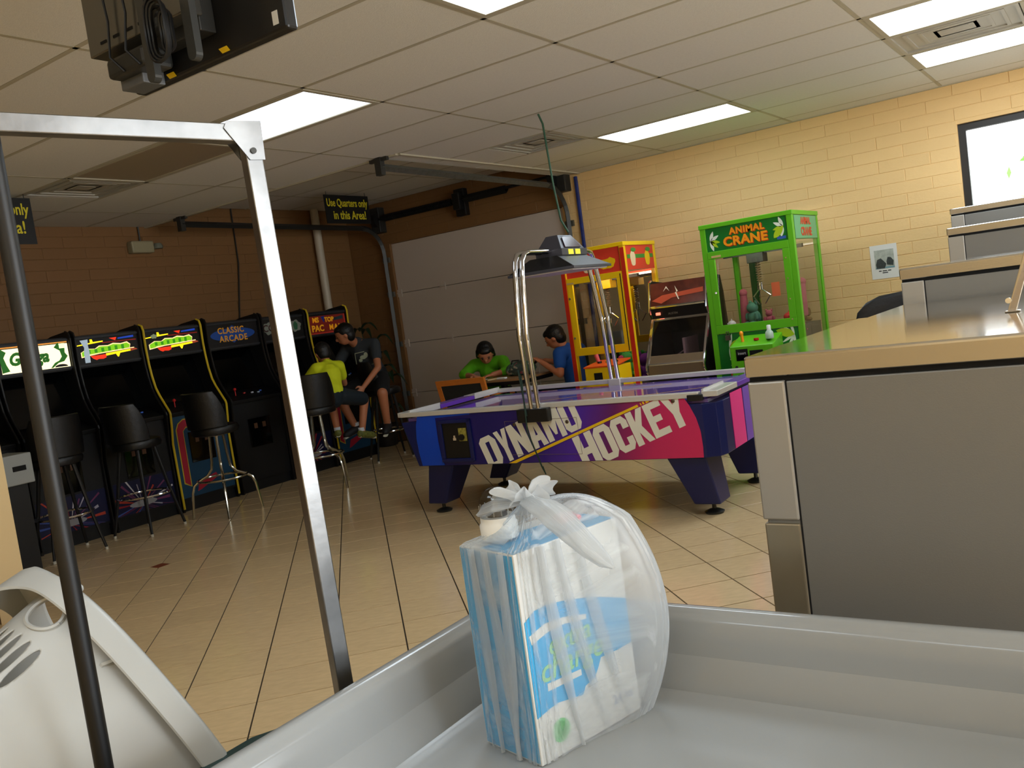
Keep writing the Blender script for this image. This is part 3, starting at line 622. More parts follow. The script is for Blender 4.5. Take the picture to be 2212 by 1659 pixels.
for i in range(1, 17):
    s = i/16; ring = []
    for k in range(NT):
        a = 2*PI*k/NT; p0 = last[k]; rdir = Vector((math.cos(a*1.0), math.sin(a), 0)); k0 = K+(e1*math.cos(a)+e2*math.sin(a))*0.013
        pt = p0.lerp(k0, s); d = (p0-ctr); d.z = 0; w = max(0, d.normalized().dot(bulge_dir))
        lift = 0.040*w*math.sin(PI*s)+0.006*math.sin(PI*s)
        hz = H_+0.0035+(K.z-H_-0.0035)*(s**2.6)+lift
        pl = (0.006*math.sin(a*19+2*math.sin(3*a)))*math.sin(PI*min(1, s*1.0))**1.0*(0.35+s)
        pt.z = max(hz+abs(pl), H_+0.003)
        ring.append(pt)
    rows.append((ring, 1+s, 0.0+0.45*s**2))
for i, (rad, dz) in enumerate(((0.010, 0.008), (0.014, 0.013), (0.026, 0.019), (0.040, 0.024), (0.052, 0.022))):
    ring = []
    for k in range(NT):
        a = 2*PI*k/NT; rr_ = rad*(1+0.22*math.sin(a*7+i)+0.18*math.sin(a*13))
        ring.append(K+(e1*math.cos(a)+e2*math.sin(a))*rr_+Vector((0, 0, dz+0.010*math.sin(a*5+1)*rad/0.03)))
    rows.append((ring, 2+0.1*i, 0.85))
def LAY(p):
    d = (p-ctr); d.z = 0
    return 0.20+0.34*min(1, max(0, (d.dot(bulge_dir)-0.11)/0.08))
def sheet(rows, name, parent, m, wrap=True):
    me = bpy.data.meshes.new(name); n = len(rows[0][0]); vs = [tuple(p) for r in rows for p in r[0]]; fs = []
    nn = n if wrap else n-1
    for i in range(len(rows)-1):
        for j in range(nn): fs.append((i*n+j, i*n+(j+1) % n, (i+1)*n+(j+1) % n, (i+1)*n+j))
    me.from_pydata(vs, [], fs); me.update(); uvl = me.uv_layers.new(name='UVMap')
    for li, l in enumerate(me.loops):
        vi = l.vertex_index; i, j = divmod(vi, n); u = j/n
        if wrap and j == 0 and (li % 4) in (1, 2): u = 1.0
        uvl.data[li].uv = (u, rows[i][1])
    at_ = me.attributes.new('layers', 'FLOAT', 'POINT'); at_.data.foreach_set('value', [(max(rows[i][2], LAY(rows[i][0][j])) if wrap and name == 'bag_body' else rows[i][2]) for i in range(len(rows)) for j in range(n)])
    me.materials.append(m); me.polygons.foreach_set('use_smooth', [True]*len(me.polygons))
    return link(name, me, parent)
sheet(rows, 'bag_body', bag, M_bag)
# the two knotted handles: a drooping ear over the white side and a short curled one
def ear(path, wid, name, layers, tw=0.0):
    R = []; n = 15
    for i, (p, w_) in enumerate(zip(path, wid)):
        p = Vector(p); t = (Vector(path[min(i+1, len(path)-1)])-Vector(path[max(i-1, 0)])).normalized()
        sd = t.cross(Vector((0.3, -0.2, 1))).normalized(); up = sd.cross(t); ring = []
        for j in range(n):
            a = 2*PI*j/n; r = 1+0.22*math.sin(a*4+i*0.9)
            ring.append(p+sd*math.cos(a)*w_*r+up*math.sin(a)*w_*0.42*r)
        R.append((ring, i*0.12, layers))
    return sheet(R, name, bag, M_bag)
K2 = K+Vector((0, 0, 0.004))
def Wd(x, y, z): return Vector((x, y, z))-Vector((-0.915, 1.234, 0.5415))
ear([K2, Wd(-0.905, 1.30, 1.018), Wd(-0.872, 1.285, 1.012), Wd(-0.835, 1.27, 0.998), Wd(-0.795, 1.255, 0.975), Wd(-0.760, 1.245, 0.95), Wd(-0.732, 1.24, 0.932), Wd(-0.715, 1.237, 0.923)], [0.010, 0.020, 0.026, 0.027, 0.024, 0.021, 0.015, 0.004], 'handle_ear', 0.55)
ear([K2, Wd(-0.985, 1.30, 1.012), Wd(-1.01, 1.30, 1.0), Wd(-1.03, 1.31, 0.985)], [0.010, 0.022, 0.025, 0.006], 'handle_ear', 0.45)
# loose folds running down the two visible sides
for (s0, s1, side) in ((0.03, 0.055, 0), (0.075, 0.05, 0), (0.115, 0.10, 0), (0.10, 0.17, 1), (0.15, 0.235, 1), (0.06, 0.10, 1)):
    R = []
    for i in range(24):
        h = i/23; s = s0+(s1-s0)*(1-h)**1.3; z = H_*h+0.002; w_ = (0.004+0.008*math.sin(PI*h)**2+0.006*h)
        ring = []
        for j in range(7):
            u = (j/6-0.5)*2; bumpv = 0.0065*(1-u*u)+0.0065
            ring.append(bl(s+u*w_, -bumpv, z) if side == 0 else bl(-bumpv, s+u*w_, z))
        R.append((ring, h, 0.62))
    sheet(R, 'bag_fold', bag, M_bag, wrap=False)
# dome-capped bottle standing on the carton, inside the bag
bo = thing('baby_bottle', 'clear dome-capped bottle poking out beside the knot of the bag', 'bottle', (-1.003, 1.322, 0.9385))
M_frost = mat('frosted_clear_plastic', (235, 238, 240), 0.12, trans=0.85, ior=1.35)
MB().lathe([(0.030, 0.0), (0.036, 0.004), (0.037, 0.030), (0.034, 0.034), (0.0335, 0.045)], n=32).build('collar', mat('milky_plastic', (226, 226, 222), 0.3), bo, smooth=True)
MB().lathe([(0.0325, 0.043), (0.033, 0.065), (0.031, 0.078), (0.025, 0.090), (0.015, 0.098), (0.004, 0.101)], n=32).build('dome_cap', glass_mat('dome_plastic', clear=0.80, refl=1.0, rough=0.05), bo, smooth=True)
MB().lathe([(0.020, 0.045), (0.018, 0.055), (0.009, 0.066), (0.008, 0.080), (0.004, 0.084)], n=20).build('teat', M_frost, bo, smooth=True)
q = MB()
for k in range(14):
    a = 2*PI*k/14; q.box(-0.0008, 0.0008, 0.032, 0.0338, 0.05, 0.068, M=Matrix.Rotation(a, 4, 'Z'))
q.build('rib', M_frost, bo)
pk = MB(); 
for (a, b, c, r) in ((0, 0, 0, 0.016), (0.016, 0.006, 0.003, 0.013), (-0.014, 0.003, -0.002, 0.012), (0.03, 0.01, 0.0, 0.009)): pk.ball((a, b, c), (r, r*0.8, r*0.8), 10)
o = pk.build('pink_cloth', mat('pink_spotted_cloth', (225, 120, 135), 0.8, noise=0.35, nscale=180), smooth=True); o.location = (-0.920, 1.415, 0.9535); tag(o, 'small pink spotted cloth scrap behind the bag knot', 'cloth')
# ================================================================ GARMENT RACK, BASKET
rack = thing('garment_rack', 'square-tube metal garment rack with a gusseted top corner', 'rack', (-1.38, 1.19, 0), 0)
RP = Vector((-1.38, 1.19, 0)); B2 = Vector((-1.535, 0.775, 0)); dirb = (B2-RP).normalized(); ang_r = math.atan2(dirb.y, dirb.x)
tw = 0.0165
def sq(name, a, b, w_, m, parent, bev=0.002):
    a = Vector(a); b = Vector(b); t = (b-a).normalized(); s = (dirb.cross(Vector((0, 0, 1)))).normalized(); u = t.cross(s).normalized()
    cs = [(-w_, -w_), (w_, -w_), (w_, w_), (-w_, w_)]
    return MB().hexa([a+s*x+u*y for x, y in cs], [b+s*x+u*y for x, y in cs]).build(name, m, parent, bevel=bev)
sq("post", (0.028, 0.008, 0.09), (0, 0, 1.762), tw, M_alu, rack)
off2 = B2-RP
MB().tube([tuple(off2+Vector((0, 0, 0.09))), tuple(off2+Vector((0, 0, 1.785)))], 0.0155, 16).build('black_post', mat('black_coated_tube', (10, 10, 11), 0.45), rack, smooth=True)
sq('top_bar', dirb*(-0.012)+Vector((0, 0, 1.777)), off2+dirb*0.10+Vector((0, 0, 1.800)), tw, M_alu, rack)
for s_ in (-1, 1):
    nrm = dirb.cross(Vector((0, 0, 1))).normalized()*s_*(tw+0.0015)
    poly = [(-0.022, 1.800), (0.045, 1.800), (0.052, 1.786), (0.010, 1.725), (-0.020, 1.725)]
    MB().prism(poly, lambda u, v, d: tuple(dirb*u+Vector((0, 0, v))+nrm*(1+d)), 0, 0.12).build('corner_gusset', M_alu, rack)
    MB().cyl(tuple(dirb*0.002+Vector((0, 0, 1.742))+nrm*1.1), tuple(dirb*0.002+Vector((0, 0, 1.742))+nrm*1.35), 0.006, n=10).build('rivet', M_dgrey, rack, smooth=True)
M_dgreen = mat('dark_green_plastic', (28, 52, 50), 0.4)
q = MB(); gp = [(-0.195, -0.9), (-0.195, -0.08), (-0.17, -0.03), (-0.12, 0.0), (0.06, 0.0), (0.075, -0.03), (0.075, -0.9)]
q.prism(gp, lambda u, v, d: (u, v, d), 0.51, 0.55).build('green_shelf', M_dgreen, rack, bevel=0.008)
sq('base_bar', dirb*(-0.03)+Vector((0, 0, 0.105)), off2+dirb*0.03+Vector((0, 0, 0.105)), tw, M_alu, rack)
MB().box(-0.95, -0.20, -0.75, -0.10, 0.345, 0.365).build('lower_deck', M_dgreen, rack)
MB().box(-0.22, 0.0, -0.36, -0.32, 0.335, 0.36).build('deck_arm', M_dgrey, rack)
for (x, y) in ((-0.9, -0.7), (-0.9, -0.15), (-0.25, -0.7)): MB().cyl((x, y, 0.05), (x, y, 0.346), 0.014, n=8).build('leg', M_dgrey, rack)
for v in (Vector((0, 0, 0)), off2, Vector((-0.9, -0.7, 0)), Vector((-0.9, -0.15, 0)), Vector((-0.25, -0.7, 0))):
    MB().cyl((v.x, v.y-0.012, 0.042), (v.x, v.y+0.012, 0.042), 0.042, n=16).box(v.x-0.005, v.x+0.005, v.y-0.018, v.y+0.018, 0.042, 0.1).build('caster', M_black, rack)
# pale post by the partition
tag(MB().cyl((-3.03, 1.25, 0.0), (-3.03, 1.25, 0.44), 0.018, n=12).build('pale_post', mat('pale_metal', (200, 206, 204), 0.3), smooth=True), 'short pale metal post at the left edge beside the cream wall end', 'post')
# ================================================================ WHITE BASKET
bk = thing('laundry_basket', 'white plastic laundry basket tipped on its side behind the black post', 'laundry basket', (-1.80, 1.0, 0.62), 0)
O_ = Vector((-1.80, 1.0, 0.62))
c_ = Vector((.556, .316, -.767)).normalized(); f2 = Vector((-.572, .816, -.079)).normalized(); f2 = (f2-c_*f2.dot(c_)).normalized(); p_ = c_.cross(f2); c_, p_ = (c_*math.cos(0.115)-p_*math.sin(0.115)).normalized(), (p_*math.cos(0.115)+c_*math.sin(0.115)).normalized()
a_ = (p_*0.714+f2*0.70).normalized(); b_ = (p_*0.70-f2*0.714).normalized()
Cb = Vector((-1.772, 1.061, 0.607))-c_*0.050-p_*0.045; rc, rb, Lk_ = 0.325, 0.19, 0.36
def bp_(th, t, out=0.0):
    k = 1-0.13*t-0.03*t*t
    if t > 0.93: k *= 1-(t-0.93)*3.0
    e = 0.80
    ct, st = math.cos(th), math.sin(th)
    v = -c_*sup(ct, e)*(rc*k+out)+b_*sup(st, e)*(rb*k+out)
    return Cb+v-a_*(t*Lk_)-O_
def ell(th, t, cth, ct, wth, wt): return ((th-cth)/wth)**2+((t-ct)/wt)**2 < 1
slots = [(math.radians(d), tt, math.radians(2.7), wt) for tt, wt in ((0.45, 0.13), (0.78, 0.11)) for d in (20, 28, 36, 44, 52, 126, 134, 142, 150, 158)]
hole = (math.radians(36), 0.16, math.radians(11.5), 0.10)
HOLES = slots+[hole]
NTH, NR = 420, 110
q = MB(); TH = [[[2*PI*j/NTH, i/NR] for j in range(NTH)] for i in range(NR+1)]; used = {}
def inside(th, t):
    for h_ in HOLES:
        if ell(th, t, *h_): return h_
    return None
for i in range(NR):
    for j in range(NTH):
        h_ = inside(2*PI*(j+0.5)/NTH, (i+0.5)/NR); vsq = ((i, j), (i, (j+1) % NTH), (i+1, (j+1) % NTH), (i+1, j))
        if h_ is not None:
            for k_ in vsq: used.setdefault(k_, [0, None])[1] = h_
        else:
            for k_ in vsq: used.setdefault(k_, [0, None])[0] = 1
            q.f.append(tuple(a2*NTH+b2 for a2, b2 in vsq))
for (i, j), (keep, h_) in used.items():
    if keep and h_ is not None:
        th, t = TH[i][j]; dx, dy = (th-h_[0])/h_[2], (t-h_[1])/h_[3]; L_ = math.hypot(dx, dy) or 1; TH[i][j] = [h_[0]+dx/L_*h_[2], h_[1]+dy/L_*h_[3]]
q.v = [tuple(bp_(*x)) for r in TH for x in r]
q.f.append(tuple(NR*NTH+j for j in range(NTH)))
o = q.build('basket_shell', M_white, bk, smooth=True)
md = o.modifiers.new('solidify', 'SOLIDIFY'); md.thickness = 0.0035; md.offset = -1
# rolled rim flange
q = MB(); NTF = 120; prof = [(0.0, 0.0), (0.006, -0.008), (0.020, -0.010), (0.030, -0.004), (0.034, 0.006), (0.034, 0.045), (0.031, 0.048), (0.029, 0.012), (0.004, 0.004)]
for (ou, dn) in prof:
    for j in range(NTF):
        th = 2*PI*j/NTF; w_ = 1+0.9*math.exp(-((math.degrees(th) if th < PI else math.degrees(th)-360)/16)**2)
        q.v.append(tuple(bp_(th, 0, ou*w_)-a_*dn*w_))
for i in range(len(prof)):
    for j in range(NTF):
        i2 = (i+1) % len(prof); q.f.append((i*NTF+j, i*NTF+(j+1) % NTF, i2*NTF+(j+1) % NTF, i2*NTF+j))
q.build('rim', M_white, bk, smooth=True)
# raised lip round the hand hole, small ribs and a snap pin
q = MB(); R = []
for k in range(33):
    a = 2*PI*k/32; R.append(tuple(bp_(hole[0]+hole[2]*1.03*math.cos(a), hole[1]+hole[3]*1.03*math.sin(a), 0.002)))
q.tube(R, 0.005, 6, cap=False); q.build('hand_hole_lip', M_white, bk, smooth=True)
for dth in (66, 80):
    a1 = math.radians(dth); MB().hexa([bp_(a1, 0.0, 0.0), bp_(a1+0.02, 0.0, 0.0), bp_(a1+0.02, 0.0, 0.03), bp_(a1, 0.0, 0.03)], [bp_(a1-0.10, 0.17, 0), bp_(a1-0.08, 0.17, 0), bp_(a1-0.08, 0.16, 0.004), bp_(a1-0.10, 0.16, 0.004)]).build('rib', M_white, bk)
MB().ball(tuple(bp_(math.radians(50), 0, 0.046)), 0.010, 10).build('snap_pin', M_white, bk, smooth=True)
# ================================================================ CEILING TV
tv = thing('ceiling_tv', 'black flat television seen from behind, hung under the ceiling', 'television', (-2.12, 1.72, 2.2))
tvl = lambda x, y, z: (x+2.12, y-1.72, z-2.2)
M_tv = mat('tv_black_plastic', (24, 23, 22), 0.35); M_tvg = mat('tv_grey_back', (112, 110, 104), 0.22, 0.75)
def tb(name, x0, x1, y0, y1, z0, z1, m, bev=0.004):
    a = tvl(x0, y0, z0); b = tvl(x1, y1, z1); return MB().box(a[0], b[0], a[1], b[1], a[2], b[2]).build(name, m, tv, bevel=bev)
tb('panel', -2.475, -1.765, 1.715, 1.755, 2.195, 2.60, M_tv, 0.008)
tb('back_cover', -2.50, -2.03, 1.60, 1.66, 2.295, 2.60, M_tvg)
tb('back_ledge', -2.48, -2.05, 1.66, 1.715, 2.262, 2.60, M_dgrey)
tb('power_unit', -2.43, -2.24, 1.60, 1.70, 2.212, 2.27, M_dgrey, 0.012)
tb('connector_box', -2.43, -2.315, 1.64, 1.715, 2.185, 2.225, mat('grey_box', (100, 102, 104), 0.4, 0.3), 0.004)
for x in (-2.434, -2.367, -2.30, -2.24, -2.18):
    tb('vent_slot', x, x+0.03, 1.598, 1.602, 2.318, 2.326, M_gap, 0)
for (x, z) in ((-2.185, 2.14), (-1.995, 2.15)):
    q = MB(); pr_ = [(-0.018, 0.45), (-0.018, 0.018)]+[(-0.018*math.cos(a), 0.018-0.018*math.sin(a)) for a in [PI*i/8 for i in range(1, 8)]]+[(0.018, 0.018), (0.018, 0.45)]
    q.prism(pr_, lambda u, v, d: tvl(x+u, 1.575+d, z+v), 0, 0.022).build('mount_arm', mat('mount_grey', (70, 71, 70), 0.35, 0.6), tv)
tb('ceiling_bracket', -2.16, -2.02, 1.56, 1.62, 2.50, 2.69, M_black, 0)
for (x, z) in ((-2.029, 2.21), (-2.282, 2.205)):
    q = MB().prism([(-0.024, 0.008), (0.012, 0.008), (0.024, -0.008), (-0.010, -0.008)], lambda u, v, d: tvl(x+u, 1.7145-d, z+v), 0, 0.001).build('yellow_sticker', M_yel, tv)
q = MB().box(-0.011, 0.011, -0.001, 0, -0.018, 0.018); o = q.build('white_label', mat('label_white', (200, 200, 196), 0.5), tv); o.location = tvl(-1.807, 1.7145, 2.232)
rd = random.Random(2)
q = MB()
for k in range(7):
    w_ = 0.024+0.004*k; h_ = 0.05+0.006*k; cx = -2.075+rd.uniform(-.010, .010); y = 1.565-0.006*k
    q.tube([tvl(cx+w_*math.sin(2*PI*i/20), y+0.004*math.sin(3*PI*i/10), 2.245+h_*math.cos(2*PI*i/20)) for i in range(21)], 0.0045, 6, cap=False)
q.build('cable_loops', M_black, tv, smooth=True)
for (x, xb) in ((-2.36, -2.37), (-2.27, -2.29)):
    MB().tube([tvl(x+0.04, 1.57, 2.66), tvl(x, 1.575, 2.50), tvl(x, 1.585, 2.36), tvl(xb, 1.58, 2.26), tvl(xb+0.03, 1.60, 2.215)], 0.004, 6).build('cable', M_black, tv, smooth=True)
# ================================================================ AIR HOCKEY TABLE
HA = math.atan2(.10, 2.345)
hk = thing('air_hockey_table', 'purple and blue air hockey table with big white lettering on its side', 'air hockey table', (-4.28, 4.65, 0), HA)
HL, HW, HZ0, HZ1 = 2.347, 1.20, 0.380, 0.748
M_navy = mat('navy_laminate', (16, 26, 84), 0.32); M_bblue = mat('bright_blue_laminate', (8, 66, 190), 0.32); M_hpink = mat('pink_laminate', (214, 36, 92), 0.35)
def grad_mat():
    M = bpy.data.materials.new('hockey_print'); M.use_nodes = True; nt = M.node_tree; b = nt.nodes['Principled BSDF']; b.inputs['Roughness'].default_value = 0.33
    tc = nt.nodes.new('ShaderNodeTexCoord'); sp_ = nt.nodes.new('ShaderNodeSeparateXYZ'); mr = nt.nodes.new('ShaderNodeMapRange'); mr.inputs[2].default_value = 2.35
    ad = nt.nodes.new('ShaderNodeMath'); ad.operation = 'MULTIPLY_ADD'; ad.inputs[1].default_value = -0.35
    cr = nt.nodes.new('ShaderNodeValToRGB'); cr.color_ramp.elements[0].position = 0.22; cr.color_ramp.elements[0].color = lin((22, 16, 96))+(1,)
    cr.color_ramp.elements[1].position = 0.90; cr.color_ramp.elements[1].color = lin((212, 36, 92))+(1,)
    for pos, c in ((0.38, (38, 20, 104)), (0.52, (74, 34, 158)), (0.62, (100, 24, 92)), (0.76, (196, 34, 92))):
        e = cr.color_ramp.elements.new(pos); e.color = lin(c)+(1,)
    nt.links.new(tc.outputs['Object'], sp_.inputs[0]); nt.links.new(sp_.outputs[2], ad.inputs[0]); nt.links.new(sp_.outputs[0], ad.inputs[2]); nt.links.new(ad.outputs[0], mr.inputs[0]); nt.links.new(mr.outputs[0], cr.inputs[0]); nt.links.new(cr.outputs[0], b.inputs['Base Color'])
    MATS['hockey_print'] = M; return M
M_grad = grad_mat()
bt = [(0.12, 0.0, HZ0), (HL-0.09, 0.0, HZ0), (HL-0.02, 0.04, HZ0), (HL, 0.11, HZ0), (HL, HW-0.11, HZ0), (HL-0.05, HW-0.02, HZ0), (HL-0.1, HW, HZ0), (0.12, HW, HZ0)]
tp = [(0.015, 0.0, HZ1), (HL-0.09, 0.0, HZ1), (HL-0.02, 0.04, HZ1), (HL, 0.11, HZ1), (HL, HW-0.11, HZ1), (HL-0.05, HW-0.02, HZ1), (HL-0.1, HW, HZ1), (0.015, HW, HZ1)]
MB().hexa(bt, [(x, y, HZ1-0.05) for x, y, z in tp]).build('cabinet', M_navy, hk, bevel=0.004)
# side apron printed panel
def hf(u, v, d): return (u, -d, v)
MB().prism([(0.17, HZ0+0.003), (2.234, HZ0+0.003), (2.237, 0.445), (2.234, 0.536), (2.215, 0.618), (2.184, 0.691), (2.152, HZ1-0.004), (0.17, HZ1-0.004)], hf, 0.0, 0.003).build('printed_apron', M_grad, hk)
MB().prism([(0.170, HZ1-0.005), (0.146, 0.668), (0.1354, 0.582), (0.1403, 0.483), (0.1564, HZ0+0.004), (0.3536, HZ0+0.004), (0.3338, 0.44), (0.3235, 0.55), (0.3241, 0.72), (0.33, HZ1-0.03), (0.62, HZ1-0.02), (0.62, HZ1-0.005)], hf, 0.003, 0.0045).build('bright_blue_print', M_bblue, hk)
def clip(poly, z0, z1):
    for (zz, s) in ((z0, 1), (z1, -1)):
        out = []
        for i in range(len(poly)):
            a, b = poly[i], poly[(i+1) % len(poly)]; ia, ib = (a[1]-zz)*s >= 0, (b[1]-zz)*s >= 0
            if ia: out.append(a)
            if ia != ib:
                t = (zz-a[1])/(b[1]-a[1]); out.append((a[0]+t*(b[0]-a[0]), zz))
        poly = out
        if len(poly) < 3: return []
    return poly
M_letter = mat('lettering_cream', (226, 222, 206), 0.4); M_ylw = mat('stripe_yellow', (235, 190, 20), 0.4)
def poly_with_hole(outer, hole_):
    i = min(range(len(outer)), key=lambda k: (outer[k][0]-hole_[0][0])**2+(outer[k][1]-hole_[0][1])**2)
    return outer[:i+1]+hole_+[hole_[0]]+outer[i:]
def area2(pl): return sum(pl[i][0]*pl[(i+1) % len(pl)][1]-pl[(i+1) % len(pl)][0]*pl[i][1] for i in range(len(pl)))
from mathutils.geometry import tessellate_polygon
def flat_letter(polys, name, m, parent, fn, d0, d1, z0, z1):
    pls = [clip([tuple(p) for p in pl], z0, z1) for pl in polys]; pls = [p for p in pls if len(p) > 2]
    if not pls: return
    tri = tessellate_polygon([[Vector((x, y, 0)) for x, y in pl] for pl in pls]); flat = [p for pl in pls for p in pl]; n = len(flat)
    q = MB(); q.v = [tuple(fn(x, y, d1)) for x, y in flat]+[tuple(fn(x, y, d0)) for x, y in flat]; q.f = [tuple(t) for t in tri]; k = 0
    for pl in pls:
        for i in range(len(pl)): a, b = k+i, k+(i+1) % len(pl); q.f.append((a, b, b+n, a+n))
        k += len(pl)
    return q.build(name, m, parent)
for chh, polys in LETTERS:
    flat_letter(polys, 'letter', M_letter, hk, hf, 0.003, 0.0052, HZ0+0.004, HZ1-0.008)
for pl in ([(0.8635, 0.3766), (0.9176, 0.3752), (1.8638, 0.7042), (1.8567, 0.7182)], [(1.8805, 0.7115), (1.8864, 0.7133), (1.8804, 0.7272), (1.8746, 0.7255)], [(1.8958, 0.7169), (1.9063, 0.7204), (1.8993, 0.7344), (1.8899, 0.7308)], [(1.9156, 0.7229), (1.9365, 0.7299), (1.9298, 0.7459), (1.9111, 0.7388)], [(1.9435, 0.7326), (2.0195, 0.7586), (1.987, 0.7608), (1.9389, 0.7474)]):
    pc = clip(pl, HZ0+0.004, HZ1-0.006); MB().prism(pc, hf, 0.003, 0.0062).build('yellow_stripe', M_ylw, hk)
# coin door recess
q = MB()
for r in ((0.345, 0.62, 0.675, 0.70), (0.345, 0.61, 0.405, 0.43), (0.345, 0.375, 0.43, 0.675), (0.59, 0.62, 0.41, 0.70)): q.box(r[0], r[1], -0.018, 0.0, r[2], r[3])
q.build('coin_recess_frame', M_navy, hk, bevel=0.003)
MB().box(0.372, 0.595, -0.006, -0.0035, 0.425, 0.68).build('coin_door', M_black, hk)
MB().box(0.51, 0.575, -0.009, -0.006, 0.548, 0.638).build('price_card', mat('price_card', (150, 140, 60), 0.5, noise=0.4, nscale=60), hk)
MB().cyl((0.535, -0.009, 0.575), (0.535, -0.02, 0.575), 0.022, n=16).build('coin_slot_knob', M_black, hk, smooth=True)
MB().box(0.46, 0.482, -0.012, -0.006, 0.555, 0.572).box(0.466, 0.476, -0.012, -0.006, 0.572, 0.588).build('coin_return', mat('coin_return', (200, 180, 150), 0.4), hk)
# service hatch outline and bolts
q = MB()
for a, b in (((0.893, 0.664), (1.434, 0.6635)), ((1.434, 0.6635), (1.4425, 0.43)), ((0.917, 0.44), (1.4425, 0.43)), ((0.893, 0.664), (0.897, 0.61))):
    q.tube([(a[0], -0.006, a[1]), (b[0], -0.006, b[1])], 0.0012, 4)
q.build('hatch_outline', mat('scored_line', (120, 96, 90), 0.5), hk)
for (x, z) in ((0.967, 0.641), (1.363, 0.639), (2.087, 0.7257)): MB().lathe([(0.012, 0), (0.012, 0.003), (0.006, 0.006)], n=14).build('bolt', mat('bolt_brown', (96, 84, 70), 0.35, 0.8), hk).matrix_local = Matrix.Translation((x, -0.005, z))@Matrix.Rotation(PI/2, 4, 'X')
# right end panel: pink band, then purple
MB().box(HL, HL+0.003, 0.24, 0.46, HZ0+0.004, HZ1-0.03).build('pink_end_print', mat('pink_end', (232, 60, 140), 0.35), hk)
MB().box(HL, HL+0.004, 0.475, 0.96, HZ0+0.004, HZ1-0.03).build('purple_end_print', mat('purple_end', (118, 78, 176), 0.35), hk)
# rails
M_rail = mat('white_aluminium_rail', (214, 212, 206), 0.25, 0.35); M_pur = mat('purple_rail', (96, 52, 160), 0.25)
RZ0, RZ1 = 0.735, 0.768
for y in (-0.012, HW-0.040): MB().box(0.02, HL-0.10, y, y+0.052, HZ1-0.012, RZ1).build('side_rail', M_rail, hk, bevel=0.004)
for x0, x1 in ((-0.01, 0.10), (HL-0.085, HL+0.012)):
    for (y0, y1) in ((0.0, 0.37), (HW-0.37, HW)):
        MB().box(x0, x1, y0, y1, HZ1-0.012, RZ1+0.002).build('end_rail', M_rail, hk, bevel=0.004)
    MB().box(x0, x1, 0.375, HW-0.375, HZ1-0.012, RZ1-0.001).build('goal_cover', M_pur, hk, bevel=0.004)
    xm = x1-0.012 if x0 < 1 else x0; [MB().box(xm, xm+0.012, ya, yb_, RZ1, RZ1+0.014).build('end_lip', M_rail, hk) for ya, yb_ in ((0.01, 0.37), (HW-0.37, HW-0.01))]
MB().box(HL-0.17, HL-0.075, -0.016, 0.02, HZ1-0.03, RZ1-0.012).build('corner_guard', M_black, hk, bevel=0.006)
M_surf = mat('glossy_purple_surface', (118, 92, 186), 0.06, coat=0.6)
MB().box(0.06, HL-0.06, 0.03, HW-0.03, HZ1-0.048, HZ1-0.026).build('playing_surface', M_surf, hk)
q = MB()
for a, b in (((0.45, 0.25), (1.7, 0.95)), ((1.2, 0.1), (2.1, 0.62))):
    a, b = Vector(a+(0,)), Vector(b+(0,)); s_ = (b-a).normalized().cross(Vector((0, 0, 1)))*0.006; z = HZ1-0.0255
    q.add([(a-s_)+Vector((0, 0, z)), (b-s_)+Vector((0, 0, z)), (b+s_)+Vector((0, 0, z)), (a+s_)+Vector((0, 0, z))], [(0, 1, 2, 3)])
q.build('surface_line', M_ylw, hk)
# legs
def leg(xt0, xt1, xb0, xb1, yt0, yt1, yb0, yb1, fx, fy):
    l = MB().hexa([(xb0, yb0, 0.075), (xb1, yb0, 0.075), (xb1, yb1, 0.075), (xb0, yb1, 0.075)], [(xt0, yt0, HZ0+0.002), (xt1, yt0, HZ0+0.002), (xt1, yt1, HZ0+0.002), (xt0, yt1, HZ0+0.002)]).build('leg', M_navy, hk, bevel=0.01)
    MB().lathe([(0.055, 0.0), (0.06, 0.012), (0.035, 0.024), (0.013, 0.03), (0.013, 0.076)], (fx, fy, 0), 20).build('levelling_foot', M_dgrey, l, smooth=True)
leg(0.185, 0.405, 0.055, 0.215, 0.02, 0.28, 0.12, 0.30, 0.125, 0.21)
leg(1.99, 2.235, 2.10, 2.265, 0.02, 0.28, 0.10, 0.29, 2.185, 0.20)
leg(0.185, 0.405, 0.055, 0.215, 0.92, 1.18, 0.93, 1.11, 0.135, 1.03)
leg(1.99, 2.235, 2.11, 2.28, 0.92, 1.18, 0.92, 1.10, 2.20, 1.01)
# overhead arch with scoreboard
NP = [(-0.035, 0.66), (-0.035, 0.755), (-0.062, 1.222), (-0.02, 1.56), (0.005, 1.68), (0.045, 1.725), (0.10, 1.738)]
FP = [(0.93, 1.738), (0.985, 1.722), (1.02, 1.67), (1.05, 1.55), (1.13, 1.22), (1.17, 0.77)]
for x in (1.135, 1.188): MB().tube([(x, y, z) for y, z in NP+FP], 0.0165, 14).build('arch_tube', M_chrome, hk, smooth=True)
for (y, z) in ((-0.060, 1.20), (1.128, 1.235)):
    for x in (1.135, 1.188): MB().tube([(x, y, z-0.02), (x, y, z+0.02)], 0.0185, 14).build('tube_joint', M_chrome, hk, smooth=True)
MB().box(1.03, 1.262, -0.062, -0.008, 0.655, 0.742).build('arch_base', M_black, hk, bevel=0.006)
MB().box(1.11, 1.21, 1.15, 1.215, 0.70, 0.772).build('arch_base', M_rail, hk, bevel=0.006)
M_sb = mat('scoreboard_grey', (62, 62, 70), 0.35); M_sbb = mat('scoreboard_black', (18, 18, 20), 0.4)
MB().hexa([(1.07, 0.40, 1.745), (1.265, 0.40, 1.745), (1.265, 0.75, 1.745), (1.07, 0.75, 1.745)], [(1.12, 0.47, 1.845), (1.21, 0.47, 1.845), (1.21, 0.67, 1.845), (1.12, 0.67, 1.845)]).build('scoreboard_housing', M_sb, hk, bevel=0.004)
